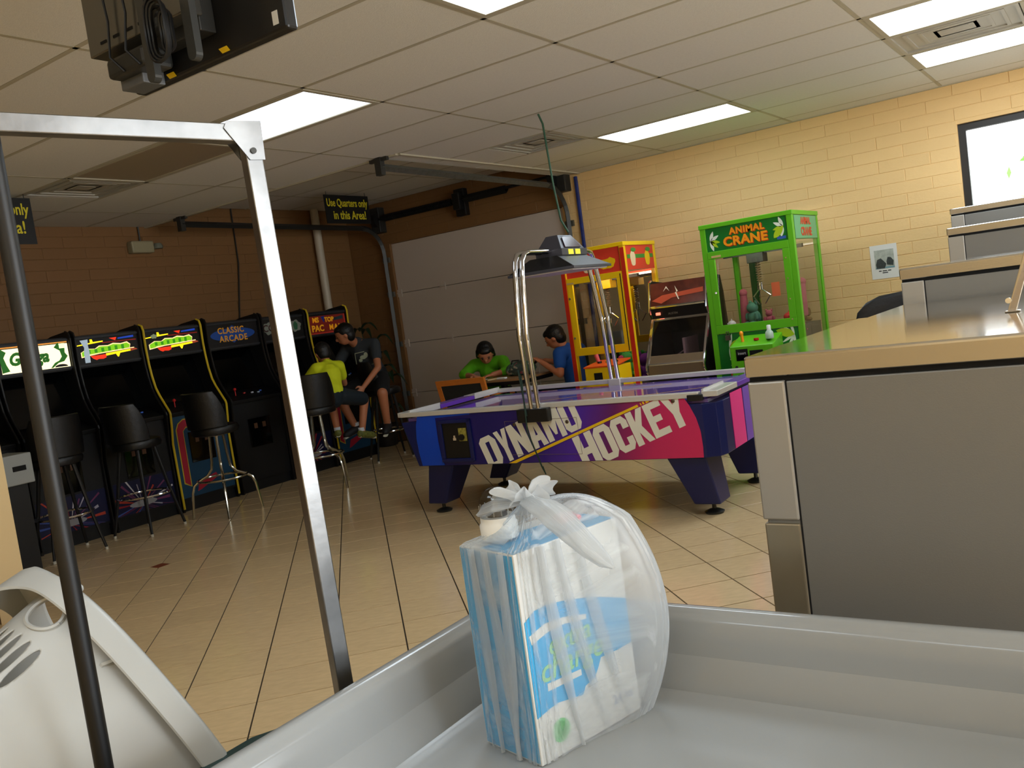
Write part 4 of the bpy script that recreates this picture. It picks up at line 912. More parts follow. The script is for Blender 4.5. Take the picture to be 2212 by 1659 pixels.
MB().add([(1.262, 0.46, 1.755), (1.262, 0.69, 1.755), (1.225, 0.65, 1.825), (1.225, 0.50, 1.825), (1.268, 0.46, 1.757), (1.268, 0.69, 1.757), (1.229, 0.65, 1.829), (1.229, 0.50, 1.829)], [(0, 1, 2, 3), (4, 5, 6, 7), (0, 1, 5, 4), (1, 2, 6, 5), (2, 3, 7, 6), (3, 0, 4, 7)]).build('score_window', mat('score_window', (70, 40, 44), 0.2), hk)
MB().box(1.07, 1.275, 0.39, 0.76, 1.70, 1.745).build('scoreboard_base', M_sb, hk, bevel=0.003)
for y in (0.48, 0.58): MB().box(1.274, 1.278, y, y+0.07, 1.705, 1.74).build('score_digit', mat('score_digit', (220, 215, 60), 0.4, emit=(220, 215, 60), estr=0.4), hk)
MB().hexa([(0.92, 0.25, 1.615), (1.42, 0.25, 1.615), (1.42, 0.80, 1.615), (0.92, 0.80, 1.615)], [(1.06, 0.32, 1.70), (1.27, 0.32, 1.70), (1.27, 0.73, 1.70), (1.06, 0.73, 1.70)]).build('light_shade', M_sbb, hk, bevel=0.003)
MB().box(0.915, 1.425, 0.245, 0.805, 1.597, 1.615).build('shade_rim', M_sb, hk, bevel=0.002)
MB().box(0.94, 1.40, 0.27, 0.78, 1.590, 1.598).build('shade_diffuser', mat('shade_white', (205, 195, 185), 0.5), hk)
MB().tube([(1.11, -0.066, 0.70), (1.095, -0.072, 1.0), (1.11, -0.07, 0.95), (1.10, -0.068, 0.6), (1.15, -0.03, 0.36), (1.165, -0.02, 0.31), (1.15, -0.02, 0.36)], 0.005, 6).build('cord', mat('dark_green_cord', (24, 52, 46), 0.5), hk, smooth=True)
# ================================================================ ARCADE CABINETS
M_cab = mat('black_cabinet', (11, 11, 13), 0.5); M_scr = mat('dark_screen_glass', (4, 5, 6), 0.08); M_tmy = mat('yellow_edge_trim', (215, 185, 40), 0.4); M_tmb = mat('black_edge_trim', (16, 16, 18), 0.35)
PROF = [(0, 0), (0, 1.58), (0.10, 1.655), (0.30, 1.70), (0.52, 1.718), (0.562, 1.70), (0.575, 1.66), (0.571, 1.49), (0.578, 1.36), (0.592, 1.25), (0.62, 1.14), (0.66, 1.065), (0.765, 0.915), (0.770, 0.895), (0.757, 0.772), (0.733, 0.627), (0.745, 0.03), (0.74, 0)]
def yz(x): return lambda u, v, d: (x+d, u, v)
def glow(name, rgb, s): return mat(name, rgb, 0.4, emit=rgb, estr=s)
def cabinet(y0, y1, label, marquee, trim=False, base=None, dz=0.0, light=1.0, btn=True):
    cy, w = (y0+y1)/2, (y1-y0)/2
    t = thing('arcade_cabinet', label, 'arcade game', (-7.72, cy, 0), 0, 'row of upright arcade cabinets')
    P = [(x, z+dz*(z > 1)) for x, z in PROF]
    for s in (-1, 1):
        a = s*w; b = s*(w-0.02)
        MB().prism(P, lambda u, v, d: (u, d, v), min(a, b), max(a, b)).build('side_panel', M_cab, t)
        edge = [(x, (min(a, b)+max(a, b))/2, z) for x, z in P[4:-1]]
        MB().tube([(x+0.001, y, z) for x, y, z in edge], 0.0105, 6).build('edge_trim', M_tmy if trim else M_tmb, t)
    i = w-0.021
    MB().box(0.0, 0.02, -i, i, 0.02, 1.56).box(0.02, 0.50, -i, i, 1.655+dz, 1.675+dz).build('back_and_top', M_cab, t)
    MB().hexa([(0.47, -i, 1.40+dz), (0.545, -i, 1.40+dz), (0.545, i, 1.40+dz), (0.47, i, 1.40+dz)], [(0.47, -i, 1.668+dz), (0.55, -i, 1.668+dz), (0.55, i, 1.668+dz), (0.47, i, 1.668+dz)]).build('marquee_box', M_cab, t)
    for z in (1.420, 1.652): MB().box(0.548, 0.560, -i, i, z-0.008+dz, z+0.008+dz).build('marquee_retainer', mat('dark_retainer', (40, 42, 48), 0.4), t)
    MB().hexa([(0.40, -i, 1.40+dz), (0.52, -i, 1.40+dz), (0.52, i, 1.40+dz), (0.40, i, 1.40+dz)], [(0.40, -i, 1.41+dz), (0.54, -i, 1.41+dz), (0.54, i, 1.41+dz), (0.40, i, 1.41+dz)]).build('speaker_panel', M_cab, t)
    MB().hexa([(0.50, -i, 0.985), (0.515, -i, 0.985), (0.515, i, 0.985), (0.50, i, 0.985)], [(0.37, -i, 1.39), (0.385, -i, 1.39), (0.385, i, 1.39), (0.37, i, 1.39)]).build('screen', M_scr, t)
    MB().hexa([(0.48, -i, 0.95), (0.745, -i, 0.865), (0.745, i, 0.865), (0.48, i, 0.95)], [(0.48, -i, 0.985), (0.752, -i, 0.898), (0.752, i, 0.898), (0.48, i, 0.985)]).build('control_panel', M_cab, t, bevel=0.004)
    def cp(u, y, h=0.0): f = (u-0.48)/0.272; return (u, y, 0.985-0.087*f+h)
    if btn:
        for (u, y, c) in ((0.62, 0.06, (200, 210, 230)), (0.64, 0.12, (190, 210, 235)), (0.61, 0.17, (60, 110, 220)), (0.60, -0.02, (200, 60, 60))):
            MB().cyl(cp(u, y), cp(u, y, 0.012), 0.013, n=12).build('button', mat('button_%d_%d' % (c[0], c[1]), c, 0.3), t, smooth=True)
        MB().cyl(cp(0.62, -0.14), cp(0.62, -0.14, 0.05), 0.005, n=8).ball(cp(0.62, -0.14, 0.062), 0.016, 10).build('joystick', M_red, t, smooth=True)
    MB().box(0.70, 0.722, -i, i, 0.10, 0.87).build('front_panel', M_cab, t)
    MB().box(0.68, 0.70, -i, i, 0.0, 0.10).build('kick_plate', M_cab, t)
    MB().box(0.722, 0.732, -0.13, 0.13, 0.42, 0.70).build('coin_door', M_scr, t, bevel=0.004)
    for y in (-0.05, 0.05): MB().box(0.732, 0.738, y-0.018, y+0.018, 0.60, 0.65).build('coin_slot', mat('coin_slot_amber', (90, 60, 40), 0.4), t)
    fm = yz(0.552)
    def art(name, poly, m, d=0.0, base_x=0.548, dd=0.0012):
        MB().prism(poly, lambda u, v, q: (base_x+d+q, u, v+dz), 0, dd).build(name, m, t)
    if marquee: marquee(t, i, art, dz)
    if base: base(t, i)
    return t
def rect(u0, u1, v0, v1): return [(u0, v0), (u1, v0), (u1, v1), (u0, v1)]
def ellp(cu, cv, a, b, n=20, wob=0.0, k=5): return [(cu+a*math.cos(2*PI*i/n)*(1+wob*math.sin(k*2*PI*i/n)), cv+b*math.sin(2*PI*i/n)*(1+wob*math.sin(k*2*PI*i/n))) for i in range(n)]
RT = (PI/2, 0, PI/2)
def mq_green_text(t, i, art, dz):
    art('marquee_art', rect(-i+0.03, i-0.005, 1.432, 1.640), glow('lit_cream', (255, 240, 190), 1.15))
    art('marquee_art', rect(-i+0.03, i-0.005, 1.632, 1.642), glow('lit_orange', (230, 150, 60), 0.6), 0.0012)
    g = glow('lit_green', (40, 120, 30), 0.25)
    text('lettering', 'Galaga', 0.135, g, t, (0.5520, -0.045, 1.535+dz), RT, sx=0.88, shear=0.25, bold=0.006)
    text('lettering', 'MIDWAY', 0.024, mat('ink', (40, 40, 40), 0.6), t, (0.5512, -0.03, 1.455+dz), RT)
    art('marquee_art', [(0.17, 1.60), (0.21, 1.64), (0.22, 1.60), (0.26, 1.60), (0.255, 1.55), (0.275, 1.52), (0.24, 1.48), (0.19, 1.47), (0.14, 1.436), (0.12, 1.434), (0.16, 1.475), (0.20, 1.49), (0.225, 1.52), (0.215, 1.57)], g, 0.0014)
    art('marquee_art', [(-0.26, 1.44), (-0.20, 1.45), (-0.22, 1.50), (-0.235, 1.56), (-0.21, 1.60), (-0.25, 1.63), (-0.27, 1.58), (-0.262, 1.5)], g, 0.0014)
    art('marquee_art', ellp(0.21, 1.437, 0.055, 0.022)[:11], M_black, 0.0018)
    art('paper_sticker', rect(0.215, 0.262, 1.588, 1.628), glow('lit_sticker', (235, 250, 190), 0.9), 0.003)
def mq_blob(t, i, art, dz, extra=None):
    art('marquee_art', rect(-i+0.01, i-0.01, 1.43, 1.642), glow('marquee_black', (8, 8, 8), 0.1))
    yl = glow('lit_yellow', (255, 225, 20), 0.9); rd_ = glow('lit_red', (230, 50, 20), 0.7); gr = glow('lit_lime', (120, 190, 20), 0.75); cr = glow('lit_cream_line', (250, 220, 160), 0.8); bl_ = glow('lit_blue', (20, 60, 170), 0.6); dr = glow('lit_dark_red', (130, 20, 10), 0.5)
    art('marquee_art', [(-0.28, 1.586), (-0.04, 1.604), (-0.04, 1.614), (-0.13, 1.610), (-0.135, 1.634), (-0.155, 1.634), (-0.155, 1.606), (-0.28, 1.594)], yl, 0.0012)
    art('marquee_art', rect(-0.05, 0.27, 1.592, 1.600), dr, 0.0012)
    art('marquee_art', [(0.02, 1.630), (0.09, 1.632), (0.075, 1.605)], rd_, 0.0012)
    art('marquee_art', [(0.10, 1.614), (0.25, 1.618), (0.25, 1.636), (0.10, 1.626)], bl_, 0.0012)
    outl = [(-0.25, 1.485), (-0.25, 1.53), (-0.19, 1.558), (-0.12, 1.552), (-0.08, 1.575), (0.0, 1.57), (0.05, 1.585), (0.12, 1.575), (0.18, 1.585), (0.21, 1.56), (0.20, 1.53), (0.0, 1.515), (-0.18, 1.495)]
    art('marquee_art', outl, cr, 0.0012); art('marquee_art', [(u*0.97, 1.532+(v-1.532)*0.80) for u, v in outl], gr, 0.0024)
    for k in range(6): art('marquee_art', rect(-0.19+k*0.062, -0.165+k*0.062, 1.515+0.002*k, 1.545+0.004*k), glow('lit_green_dark', (50, 140, 15), 0.6), 0.0036)
    art('marquee_art', [(-0.18, 1.500), (0.24, 1.522), (0.24, 1.530), (-0.18, 1.508)], cr, 0.0030)
    art('marquee_art', [(-0.17, 1.493), (-0.03, 1.496), (-0.03, 1.468), (-0.06, 1.458), (-0.10, 1.462), (-0.12, 1.455), (-0.15, 1.47)], rd_, 0.0014)
    art('marquee_art', [(-0.03, 1.482), (0.20, 1.500), (0.20, 1.516), (-0.03, 1.502)], yl, 0.0034)
    art('marquee_art', [(0.06, 1.49), (0.10, 1.49), (0.085, 1.462), (0.075, 1.462)], yl, 0.0020)
    art('marquee_art', [(0.20, 1.498), (0.27, 1.508), (0.25, 1.52), (0.20, 1.522)], glow('lit_rust', (170, 70, 40), 0.4), 0.0030)
    if extra == 'tape':
        art('tape_patch', [(-0.245, 1.632), (-0.175, 1.636), (-0.18, 1.58), (-0.175, 1.54), (-0.18, 1.44), (-0.225, 1.44), (-0.225, 1.52), (-0.215, 1.57)], glow('lit_grey', (150, 165, 175), 0.7), 0.005)
    else: art('tape_patch', ellp(-0.19, 1.60, 0.032, 0.02, 12, 0.15), glow('lit_grey_green', (120, 130, 100), 0.5), 0.005)
def mq_classic(t, i, art, dz):
    art('marquee_art', rect(-i+0.01, i-0.01, 1.43, 1.642), mat('marquee_navy_black', (10, 12, 20), 0.4))
    b = glow('dim_blue', (16, 60, 130), 0.10)
    art('marquee_art', ellp(0.0, 1.538, 0.265, 0.062, 28), b, 0.0012); art('marquee_art', [(-0.06, 1.59), (0.0, 1.628), (0.06, 1.59)], b, 0.0012); art('marquee_art', [(-0.06, 1.49), (0.06, 1.49), (0.0, 1.455)], b, 0.0012)
    o = glow('dim_orange', (190, 130, 30), 0.16)
    text('lettering', 'CLASSIC', 0.082, o, t, (0.5505, -0.02, 1.578+dz), RT, sx=0.95, bold=0.002, spacing=1.1); text('lettering', 'ARCADE', 0.082, o, t, (0.5505, 0.0, 1.498+dz), RT, sx=0.95, bold=0.002, spacing=1.15)
def mq_grey(t, i, art, dz):
    g = glow('dim_grey', (120, 125, 115), 0.05); art('marquee_art', ellp(-0.19, 1.55, 0.07, 0.062, 24, 0.12, 6), g, 0.0005); art('marquee_art', ellp(0.17, 1.55, 0.075, 0.06, 24, 0.12, 6), g, 0.0005)
    art('marquee_art', ellp(0.17, 1.55, 0.03, 0.045, 14, 0.1), glow('dim_green', (40, 90, 60), 0.05), 0.0017); art('marquee_art', ellp(-0.01, 1.55, 0.12, 0.045, 20, 0.15), mat('dim_grey2', (80, 80, 78), 0.5), 0.0005)
    text('lettering', 'CO', 0.10, mat('dim_maroon', (60, 24, 26), 0.5), t, (0.5506, -0.19, 1.55+dz), RT, bold=0.002)
def mq_red(t, i, art, dz):
    art('marquee_art', rect(-i+0.01, i-0.01, 1.43, 1.642), glow('dim_red_border', (190, 50, 40), 0.10)); art('marquee_art', rect(-i+0.025, i-0.025, 1.442, 1.625), glow('dim_red', (120, 28, 20), 0.10), 0.0012)
    o = glow('dim_yellow', (215, 150, 20), 0.20)
    text('lettering', 'MS', 0.075, o, t, (0.5517, -0.17, 1.58+dz), RT, bold=0.003); text('lettering', 'TOP', 0.07, o, t, (0.5517, 0.03, 1.575+dz), RT, bold=0.003)
    text('lettering', 'PAC', 0.095, o, t, (0.5517, -0.15, 1.488+dz), RT, bold=0.003); text('lettering', 'MAN', 0.08, o, t, (0.5517, 0.12, 1.488+dz), RT, bold=0.003, spacing=1.3)
    art('marquee_art', [(-0.09, 1.615), (-0.03, 1.618), (-0.05, 1.545)], glow('dim_deep_blue', (20, 40, 120), 0.1), 0.0024); art('marquee_art', [(0.10, 1.56), (0.24, 1.57), (0.24, 1.61), (0.10, 1.59)], mat('teal_dark', (30, 60, 70), 0.4), 0.0024)
def base_rays(t, i, hue=0):
    MB().prism(rect(-i, i, 0.12, 0.40), lambda u, v, d: (0.722+d, u, v), 0, 0.0012).build('front_print', mat('print_dark_blue', (16, 20, 58), 0.4), t)
    r = random.Random(hue+4); cols = ((150, 30, 40), (170, 165, 180), (60, 80, 150), (110, 50, 90), (200, 195, 200), (180, 60, 40))
    cu, cv = -0.03, 0.19
    for k in range(22):
        a = 2*PI*k/22+r.uniform(-.08, .08); L_ = r.uniform(0.16, 0.34); da = r.uniform(0.03, 0.07)
        pl = [(cu+0.05*math.cos(a-da), cv+0.05*math.sin(a-da)*0.6), (cu+L_*math.cos(a-da*0.7), cv+L_*math.sin(a-da*0.7)), (cu+L_*math.cos(a+da*0.7), cv+L_*math.sin(a+da*0.7)), (cu+0.05*math.cos(a+da), cv+0.05*math.sin(a+da)*0.6)]
        pl = [(max(-i, min(i, u)), max(0.12, min(0.40, v))) for u, v in pl]
        c = cols[r.randrange(6)]; MB().prism(pl, lambda u, v, d: (0.7232+d, u, v), 0, 0.0010+0.0002*k).build('front_print', mat('ray_%d' % c[0], c, 0.45), t)
    MB().prism(ellp(cu, cv, 0.13, 0.028, 20), lambda u, v, d: (0.7285+d, u, v), 0, 0.0012).build('front_print', mat('print_grey', (150, 150, 155), 0.4), t)
def base_band(t, i):
    MB().prism(rect(-i, i, 0.12, 0.86), lambda u, v, d: (0.722+d, u, v), 0, 0.0012).build('front_print', mat('print_teal_blue', (18, 62, 92), 0.45), t)
    y_, pk_ = mat('print_yellow', (190, 170, 40), 0.45), mat('print_crimson', (165, 26, 52), 0.45)
    def band(o, m, d): MB().prism([(-0.235-o, 0.26-o), (-0.235-o, 0.74), (-0.21-o*0.6, 0.79+o*0.6), (-0.16, 0.82+o), (0.10, 0.82+o), (0.10, 0.755-o), (-0.14, 0.755-o), (-0.175+o*0.5, 0.72), (-0.18+o, 0.22-o)], lambda u, v, q: (0.7232+d+q, u, v), 0, 0.001).build('front_print', m, t)
    band(0.010, y_, 0); band(0.0, pk_, 0.0012)
    MB().prism([(-0.12, 0.155), (-0.09, 0.24), (0.10, 0.285), (0.12, 0.245), (-0.08, 0.165)], lambda u, v, q: (0.7232+q, u, v), 0, 0.001).build('front_print', pk_, t)
cabinet(2.70, 3.32, 'dark arcade cabinet at the left edge, mostly hidden by the cream wall end', None, btn=False)
cabinet(3.34, 3.965, 'arcade cabinet with a brightly lit cream marquee and green lettering', mq_green_text, base=lambda t, i: base_rays(t, i, 1))
cabinet(3.985, 4.60, 'black-trimmed arcade cabinet with green, red and yellow marquee and a grey patch', lambda t, i, a, d: mq_blob(t, i, a, d, 'tape'), base=lambda t, i: base_rays(t, i, 7))
cabinet(4.62, 5.24, 'yellow-edged arcade cabinet with a green and yellow lit marquee and blue front', mq_blob, trim=True, base=base_band)
cabinet(5.28, 5.93, 'black arcade cabinet with orange letters CLASSIC ARCADE on its dim blue marquee', mq_classic)
cabinet(5.95, 6.54, 'black arcade cabinet partly hidden by the square metal post, grey marquee', mq_grey, base=lambda t, i: base_rays(t, i, 3))
cabinet(6.57, 7.18, 'yellow-edged arcade cabinet with a dim red marquee, by the two boys', mq_red, trim=True, base=base_band)
# pale coin box at the left edge
cb = thing('coin_changer', 'pale grey box with a dark slot between the cream wall and the first stool', 'coin box', (-6.44, 2.86, 0))
MB().box(-0.16, 0.16, -0.24, 0.20, 0.66, 0.87).build('housing', mat('pale_grey_box', (150, 152, 148), 0.4), cb, bevel=0.008)
MB().box(0.16, 0.164, 0.06, 0.15, 0.755, 0.79).build('slot', M_gap, cb); MB().box(-0.12, 0.12, -0.18, 0.16, 0.0, 0.66).build('stand', M_black, cb)
# ================================================================ STOOLS
def stool(loc, rz, label, chrome, zs=0.70, grp='bar stools at the arcade cabinets'):
    t = thing('bar_stool', label, 'stool', loc, rz, grp)
    MB().lathe([(0.15, -0.01), (0.19, 0.0), (0.20, 0.035), (0.19, 0.06), (0.15, 0.072), (0.02, 0.078)], (0, 0, zs), 24).build('seat', M_blackv, t, smooth=True)
    # barrel back on the -y side
    q = MB(); NN = 15; rows_ = []
    for i in range(7):
        v = i/6; z = zs+0.06+0.31*v; r = 0.195+0.02*v; am = math.radians(78-26*v**2); rows_.append([(r, z, am)])
    for (rad, thick) in ((0, 1), (1, 1)): pass
    vs_, fs_ = [], []
    for side in (0, 1):
        for (r, z, am) in [x[0] for x in rows_]:
            for j in range(NN):
                a = -PI/2+am*(2*j/(NN-1)-1); R_ = r+(0.022 if side == 0 else -0.018)*(1-0.6*abs(2*j/(NN-1)-1)**4)
                vs_.append((R_*math.cos(a), R_*math.sin(a), z))
    n7 = 7*NN
    for s in (0, 1):
        for i in range(6):
            for j in range(NN-1): a = s*n7+i*NN+j; fs_.append((a, a+1, a+NN+1, a+NN))
    for i in range(6):
        for j in (0, NN-1): a = i*NN+j; fs_.append((a, a+NN, a+NN+n7, a+n7))
    for j in range(NN-1):
        for i in (0, 6): a = i*NN+j; fs_.append((a, a+1, a+1+n7, a+n7))
    q.v, q.f = vs_, fs_; q.build('backrest', M_blackv, t, smooth=True, bevel=0.006)
    if chrome:
        MB().lathe([(0.07, -0.02), (0.09, -0.008)], (0, 0, zs), 16).build('swivel_plate', M_chrome, t)
        for k in range(4):
            a = PI/4+k*PI/2; c, s = math.cos(a), math.sin(a)
            pts = [(0.055*c, 0.055*s, zs-0.01), (0.07*c, 0.07*s, 0.46), (0.08*c, 0.08*s, 0.40), (0.12*c, 0.12*s, 0.35), (0.20*c, 0.20*s, 0.31), (0.24*c, 0.24*s, 0.28), (0.26*c, 0.26*s, 0.22), (0.285*c, 0.285*s, 0.0)]
            MB().tube(pts, 0.0115, 8).build('leg', mat('worn_chrome', (190, 188, 176), 0.16, 1.0), t, smooth=True)
        MB().tube([(0.205*math.cos(2*PI*k/24), 0.205*math.sin(2*PI*k/24), 0.315) for k in range(25)], 0.0095, 8, cap=False).build('foot_ring', mat('worn_chrome', (190, 188, 176), 0.16, 1.0), t, smooth=True)
    else:
        for k in range(4):
            a = PI/4+k*PI/2; c, s = math.cos(a), math.sin(a)
            MB().tube([(0.13*c, 0.13*s, zs-0.005), (0.20*c, 0.20*s, 0.32), (0.27*c, 0.27*s, 0.018)], [0.016, 0.014, 0.011], 8).build('leg', M_black, t, smooth=True)
            MB().cyl((0.27*c, 0.27*s, 0.0), (0.27*c, 0.27*s, 0.02), 0.012, n=10).build('foot_cap', mat('pale_foot_cap', (190, 185, 170), 0.5), t)
        MB().tube([(0.205*math.cos(2*PI*k/24), 0.205*math.sin(2*PI*k/24), 0.31) for k in range(25)], 0.009, 8, cap=False).build('foot_ring', M_chrome, t, smooth=True)
    return t
stool((-6.72, 3.44, 0), PI/2-0.15, 'black bar stool nearest the cream wall end, its backrest facing out', False)
stool((-6.66, 4.08, 0), 0.25, 'black-legged bar stool in front of the cabinet with the grey-patched marquee', False)
stool((-6.40, 4.66, 0), 0.15, 'chrome-legged bar stool before the yellow-edged cabinet with the blue front', True)
stool((-6.16, 5.58, 0), 0.75, 'chrome-legged bar stool on which the child in yellow sits', True)
stool((-6.55, 6.92, 0), -0.6, 'black-legged bar stool under the boy in the dark grey shirt', False)
# ================================================================ CRANE MACHINES
def crane(loc, label, C1, C2, W_, D_, H_, zs, kind):
    """zs: (bottom of window, top of window, bottom of marquee)"""
    t = thing('claw_machine', label, 'claw machine', loc)
    a, zb, zt, zm = W_/2, zs[0], zs[1], zs[2]; p = 0.045
    for x in (-a, a-p):
        for y in (0, D_-p): MB().box(x, x+p, y, y+p, 0.03, H_).build('corner_post', C1, t, bevel=0.003)
    MB().box(-a+0.004, a-0.004, 0.006, D_-0.004, 0.03, 0.52).build('base_cabinet', C1, t)
    MB().box(-a-0.006, a+0.006, -0.006, D_, H_-0.035, H_).build('roof', C1, t, bevel=0.004)
    MB().box(-a+p, a-p, 0.012, 0.03, zm, H_-0.035).build('front_marquee', C2, t)
    MB().box(a-0.02, a-0.003, p, D_-p, zm, H_-0.035).build('side_marquee', C2, t)
    MB().box(-a+0.003, -a+0.02, p, D_-p, zm, H_-0.035).build('side_marquee', C2, t)
    # window door frame
    f = 0.055
    q = MB()
    for r in ((-a+p, a-p, zt, zm), (-a+p, a-p, zb-0.07, zb), (-a+p, -a+p+f, zb, zt), (a-p-f, a-p, zb, zt)): q.box(r[0], r[1], -0.004, 0.018, r[2], r[3])
    q.build('window_frame', C1, t, bevel=0.003)
    MB().box(-a+p+f, a-p-f, 0.006, 0.010, zb, zt).build('front_glass', M_glass, t)
    MB().box(a-0.012, a-0.008, p, D_-p, 0.52, zm).build('side_glass', M_glass, t); MB().box(-a+0.008, -a+0.012, p, D_-p, 0.52, zm).build('side_glass', M_glass, t)
    MB().box(-a+p, a-p, p, p+0.025, zm-0.03, zm-0.005).build('fill_lamp_tube', mat('crane_fill_lamp', (255, 250, 235), 0.4, emit=(255, 250, 235), estr=14.0), t)  # tube added to brighten the inside and the wall behind
    if kind == 'yellow': MB().box(-a+p, a-p, D_-0.03, D_-0.02, 0.52, zm).build('back_mirror', mat('mirror', (200, 200, 200), 0.03, 1.0), t)
    else:
        MB().box(-a+p, a-p, D_-0.03, D_-0.025, 0.52, zm).build('back_glass', M_glass, t)
        for xg in (-0.20, 0.12): MB().box(xg-0.03, xg+0.035, D_-0.06, D_-0.035, 0.52, zm).build('post_and_reflection', mat('inner_green', (20, 70, 24), 0.3), t, bevel=0.003)  # green strips stand for the rear posts and their mirror images
    MB().box(-a+0.02, a-0.02, 0.02, D_-0.03, 0.52, 0.56).build('prize_floor', mat('prize_floor', (90, 88, 84), 0.6), t)
    # gantry and claw
    g = MB().box(-a+p, a-p, D_*0.5-0.02, D_*0.5+0.02, zm-0.06, zm-0.03); g.build('gantry_rail', M_dgrey, t)
    MB().box(-0.12, 0.02, D_*0.5-0.06, D_*0.5+0.06, zm-0.13, zm-0.05).build('carriage', C1 if kind == 'yellow' else M_dgrey, t, bevel=0.004)
    q = MB()
    for s in range(60): pass
    q.tube([(-0.05+0.02*math.cos(i*1.1), D_*0.5+0.02*math.sin(i*1.1), zm-0.13-0.0035*i) for i in range(60)], 0.004, 5); q.build('coiled_cord', mat('tan_cord', (120, 96, 66), 0.5), t, smooth=True)
    zc = zm-0.36
    q = MB().cyl((-0.05, D_*0.5, zc), (-0.05, D_*0.5, zc+0.06), 0.022, n=12)
    for k in range(3):
        b = 2*PI*k/3; c, s = math.cos(b), math.sin(b)
        q.tube([(-0.05+0.02*c, D_*0.5+0.02*s, zc), (-0.05+0.08*c, D_*0.5+0.08*s, zc-0.05), (-0.05+0.03*c, D_*0.5+0.03*s, zc-0.12)], 0.005, 6)
    q.build('claw', M_chrome, t, smooth=True)
    return t
M_gr = mat('lime_green_paint', (92, 176, 20), 0.35); M_gd = mat('dark_green_print', (14, 110, 34), 0.3); M_gl2 = mat('leaf_lime_print', (170, 200, 30), 0.35); M_gw = mat('leaf_white_print', (225, 235, 215), 0.35)
M_or = mat('orange_lettering', (244, 150, 18), 0.35); M_ro = mat('red_orange_shadow', (190, 50, 20), 0.35)
gc = crane((-2.415, 6.93, 0), 'lime green claw machine with orange ANIMAL CRANE lettering and leaf print', M_gr, M_gd, 0.755, 0.72, 1.86, (1.03, 1.575, 1.635), 'green')
RF = (PI/2, 0, 0)
def fl(name, poly, m, par, y, d=0.001): return MB().prism(poly, lambda u, v, q: (u, y-q, v), 0, d).build(name, m, par)
for (dx, dz_, m_, y_) in ((0.006, -0.006, M_ro, 0.0105), (0, 0, M_or, 0.0085)):
    text('lettering', 'ANIMAL', 0.072, m_, gc, (0.01+dx, y_, 1.775+dz_), RF, sx=1.0, bold=0.003, spacing=1.12)
    text('lettering', 'CRANE', 0.098, m_, gc, (-0.01+dx, y_, 1.695+dz_), RF, sx=1.08, bold=0.004, spacing=1.08)
def leaf(cx, cz, ang, L_, w_, m_, par, y):
    pts = []
    for k in range(9): s = k/8; pts.append((s*L_, w_*math.sin(PI*s)**0.8*(1-0.3*s)))
    for k in range(7, 0, -1): s = k/8; pts.append((s*L_, -w_*math.sin(PI*s)**0.8*(1-0.3*s)))
    c, s_ = math.cos(ang), math.sin(ang); fl('leaf_print', [(cx+u*c-v*s_, cz+u*s_+v*c) for u, v in pts], m_, par, y)
for (cx, cz, sg) in ((-0.30, 1.72, 1), (0.30, 1.745, -1)):
    for k, an in enumerate((-1.3, -0.75, -0.2, 0.5, 1.2)): leaf(cx+0.0*sg, cz, (an if sg > 0 else PI-an), 0.085, 0.016, M_gl2 if k in (1, 2) else M_gw, gc, 0.0115)
leaf(0.22, 1.665, 0.8, 0.12, 0.03, M_gl2, gc, 0.0105); fl('brand_patch', rect(0.245, 0.315, 1.650, 1.672), mat('blue_patch', (50, 90, 170), 0.4), gc, 0.0115)
# lower front art, control box
fl('front_print', rect(-0.33, 0.33, 0.56, 0.955), M_gd, gc, 0.004)
for (cx, cz, sg) in ((-0.24, 0.84, 1), (0.30, 0.90, -1)):
    for an in (-1.5, -1.0, -0.5, 0.1, 0.7, 1.3): leaf(cx, cz, (an if sg > 0 else PI-an), 0.12, 0.012, M_gw, gc, 0.003)
    leaf(cx, cz, (0.4 if sg > 0 else PI-0.3), 0.15, 0.04, M_gl2, gc, 0.002)
MB().hexa([(-0.145, -0.25, 0.50), (0.205, -0.25, 0.50), (0.205, 0.0, 0.50), (-0.145, 0.0, 0.50)], [(-0.145, -0.25, 0.862), (0.205, -0.25, 0.862), (0.205, 0.0, 0.93), (-0.145, 0.0, 0.93)]).build('control_box', M_gr, gc, bevel=0.006)
MB().cyl((-0.07, -0.14, 0.885), (-0.075, -0.14, 0.95), 0.012, n=10).ball((-0.076, -0.14, 0.955), (0.017, 0.017, 0.022), 10).build('joystick', mat('orange_stick', (250, 150, 20), 0.35), gc, smooth=True)
MB().cyl((0.04, -0.14, 0.893), (0.04, -0.14, 0.91), 0.02, n=14).build('button', M_red, gc, smooth=True); MB().cyl((0.14, -0.14, 0.893), (0.14, -0.14, 0.905), 0.02, n=14).build('button', mat('green_button', (20, 120, 30), 0.35), gc, smooth=True)
MB().box(-0.095, 0.0, -0.254, -0.25, 0.75, 0.84).build('display', M_scr, gc); MB().box(0.015, 0.12, -0.254, -0.25, 0.745, 0.825).build('display', M_scr, gc)
text('lettering', 'insert', 0.032, mat('display_grey', (150, 150, 150), 0.4, emit=(150, 150, 150), estr=0.15), gc, (-0.047, -0.2552, 0.808), RF, sx=0.9)
MB().cyl((-0.10, -0.252, 0.70), (-0.10, -0.26, 0.70), 0.012, n=10).build('lock', M_dgrey, gc)
fl('giraffe_neck_print', [(-0.27, 0.56), (-0.15, 0.56), (-0.13, 0.76), (-0.15, 0.80), (-0.20, 0.80), (-0.21, 0.76)], mat('giraffe_red', (196, 60, 30), 0.4), gc, 0.0025)
rdg = random.Random(9)
for k in range(12): 
    u, v = rdg.uniform(-0.235, -0.155), 0.58+0.2*k/12; fl('spot_print', ellp(u, v, 0.014, 0.010, 6, 0.2), mat('spot_cream', (235, 225, 190), 0.4), gc, 0.0012)
for (z, y) in ((1.50, 0.0),): pass
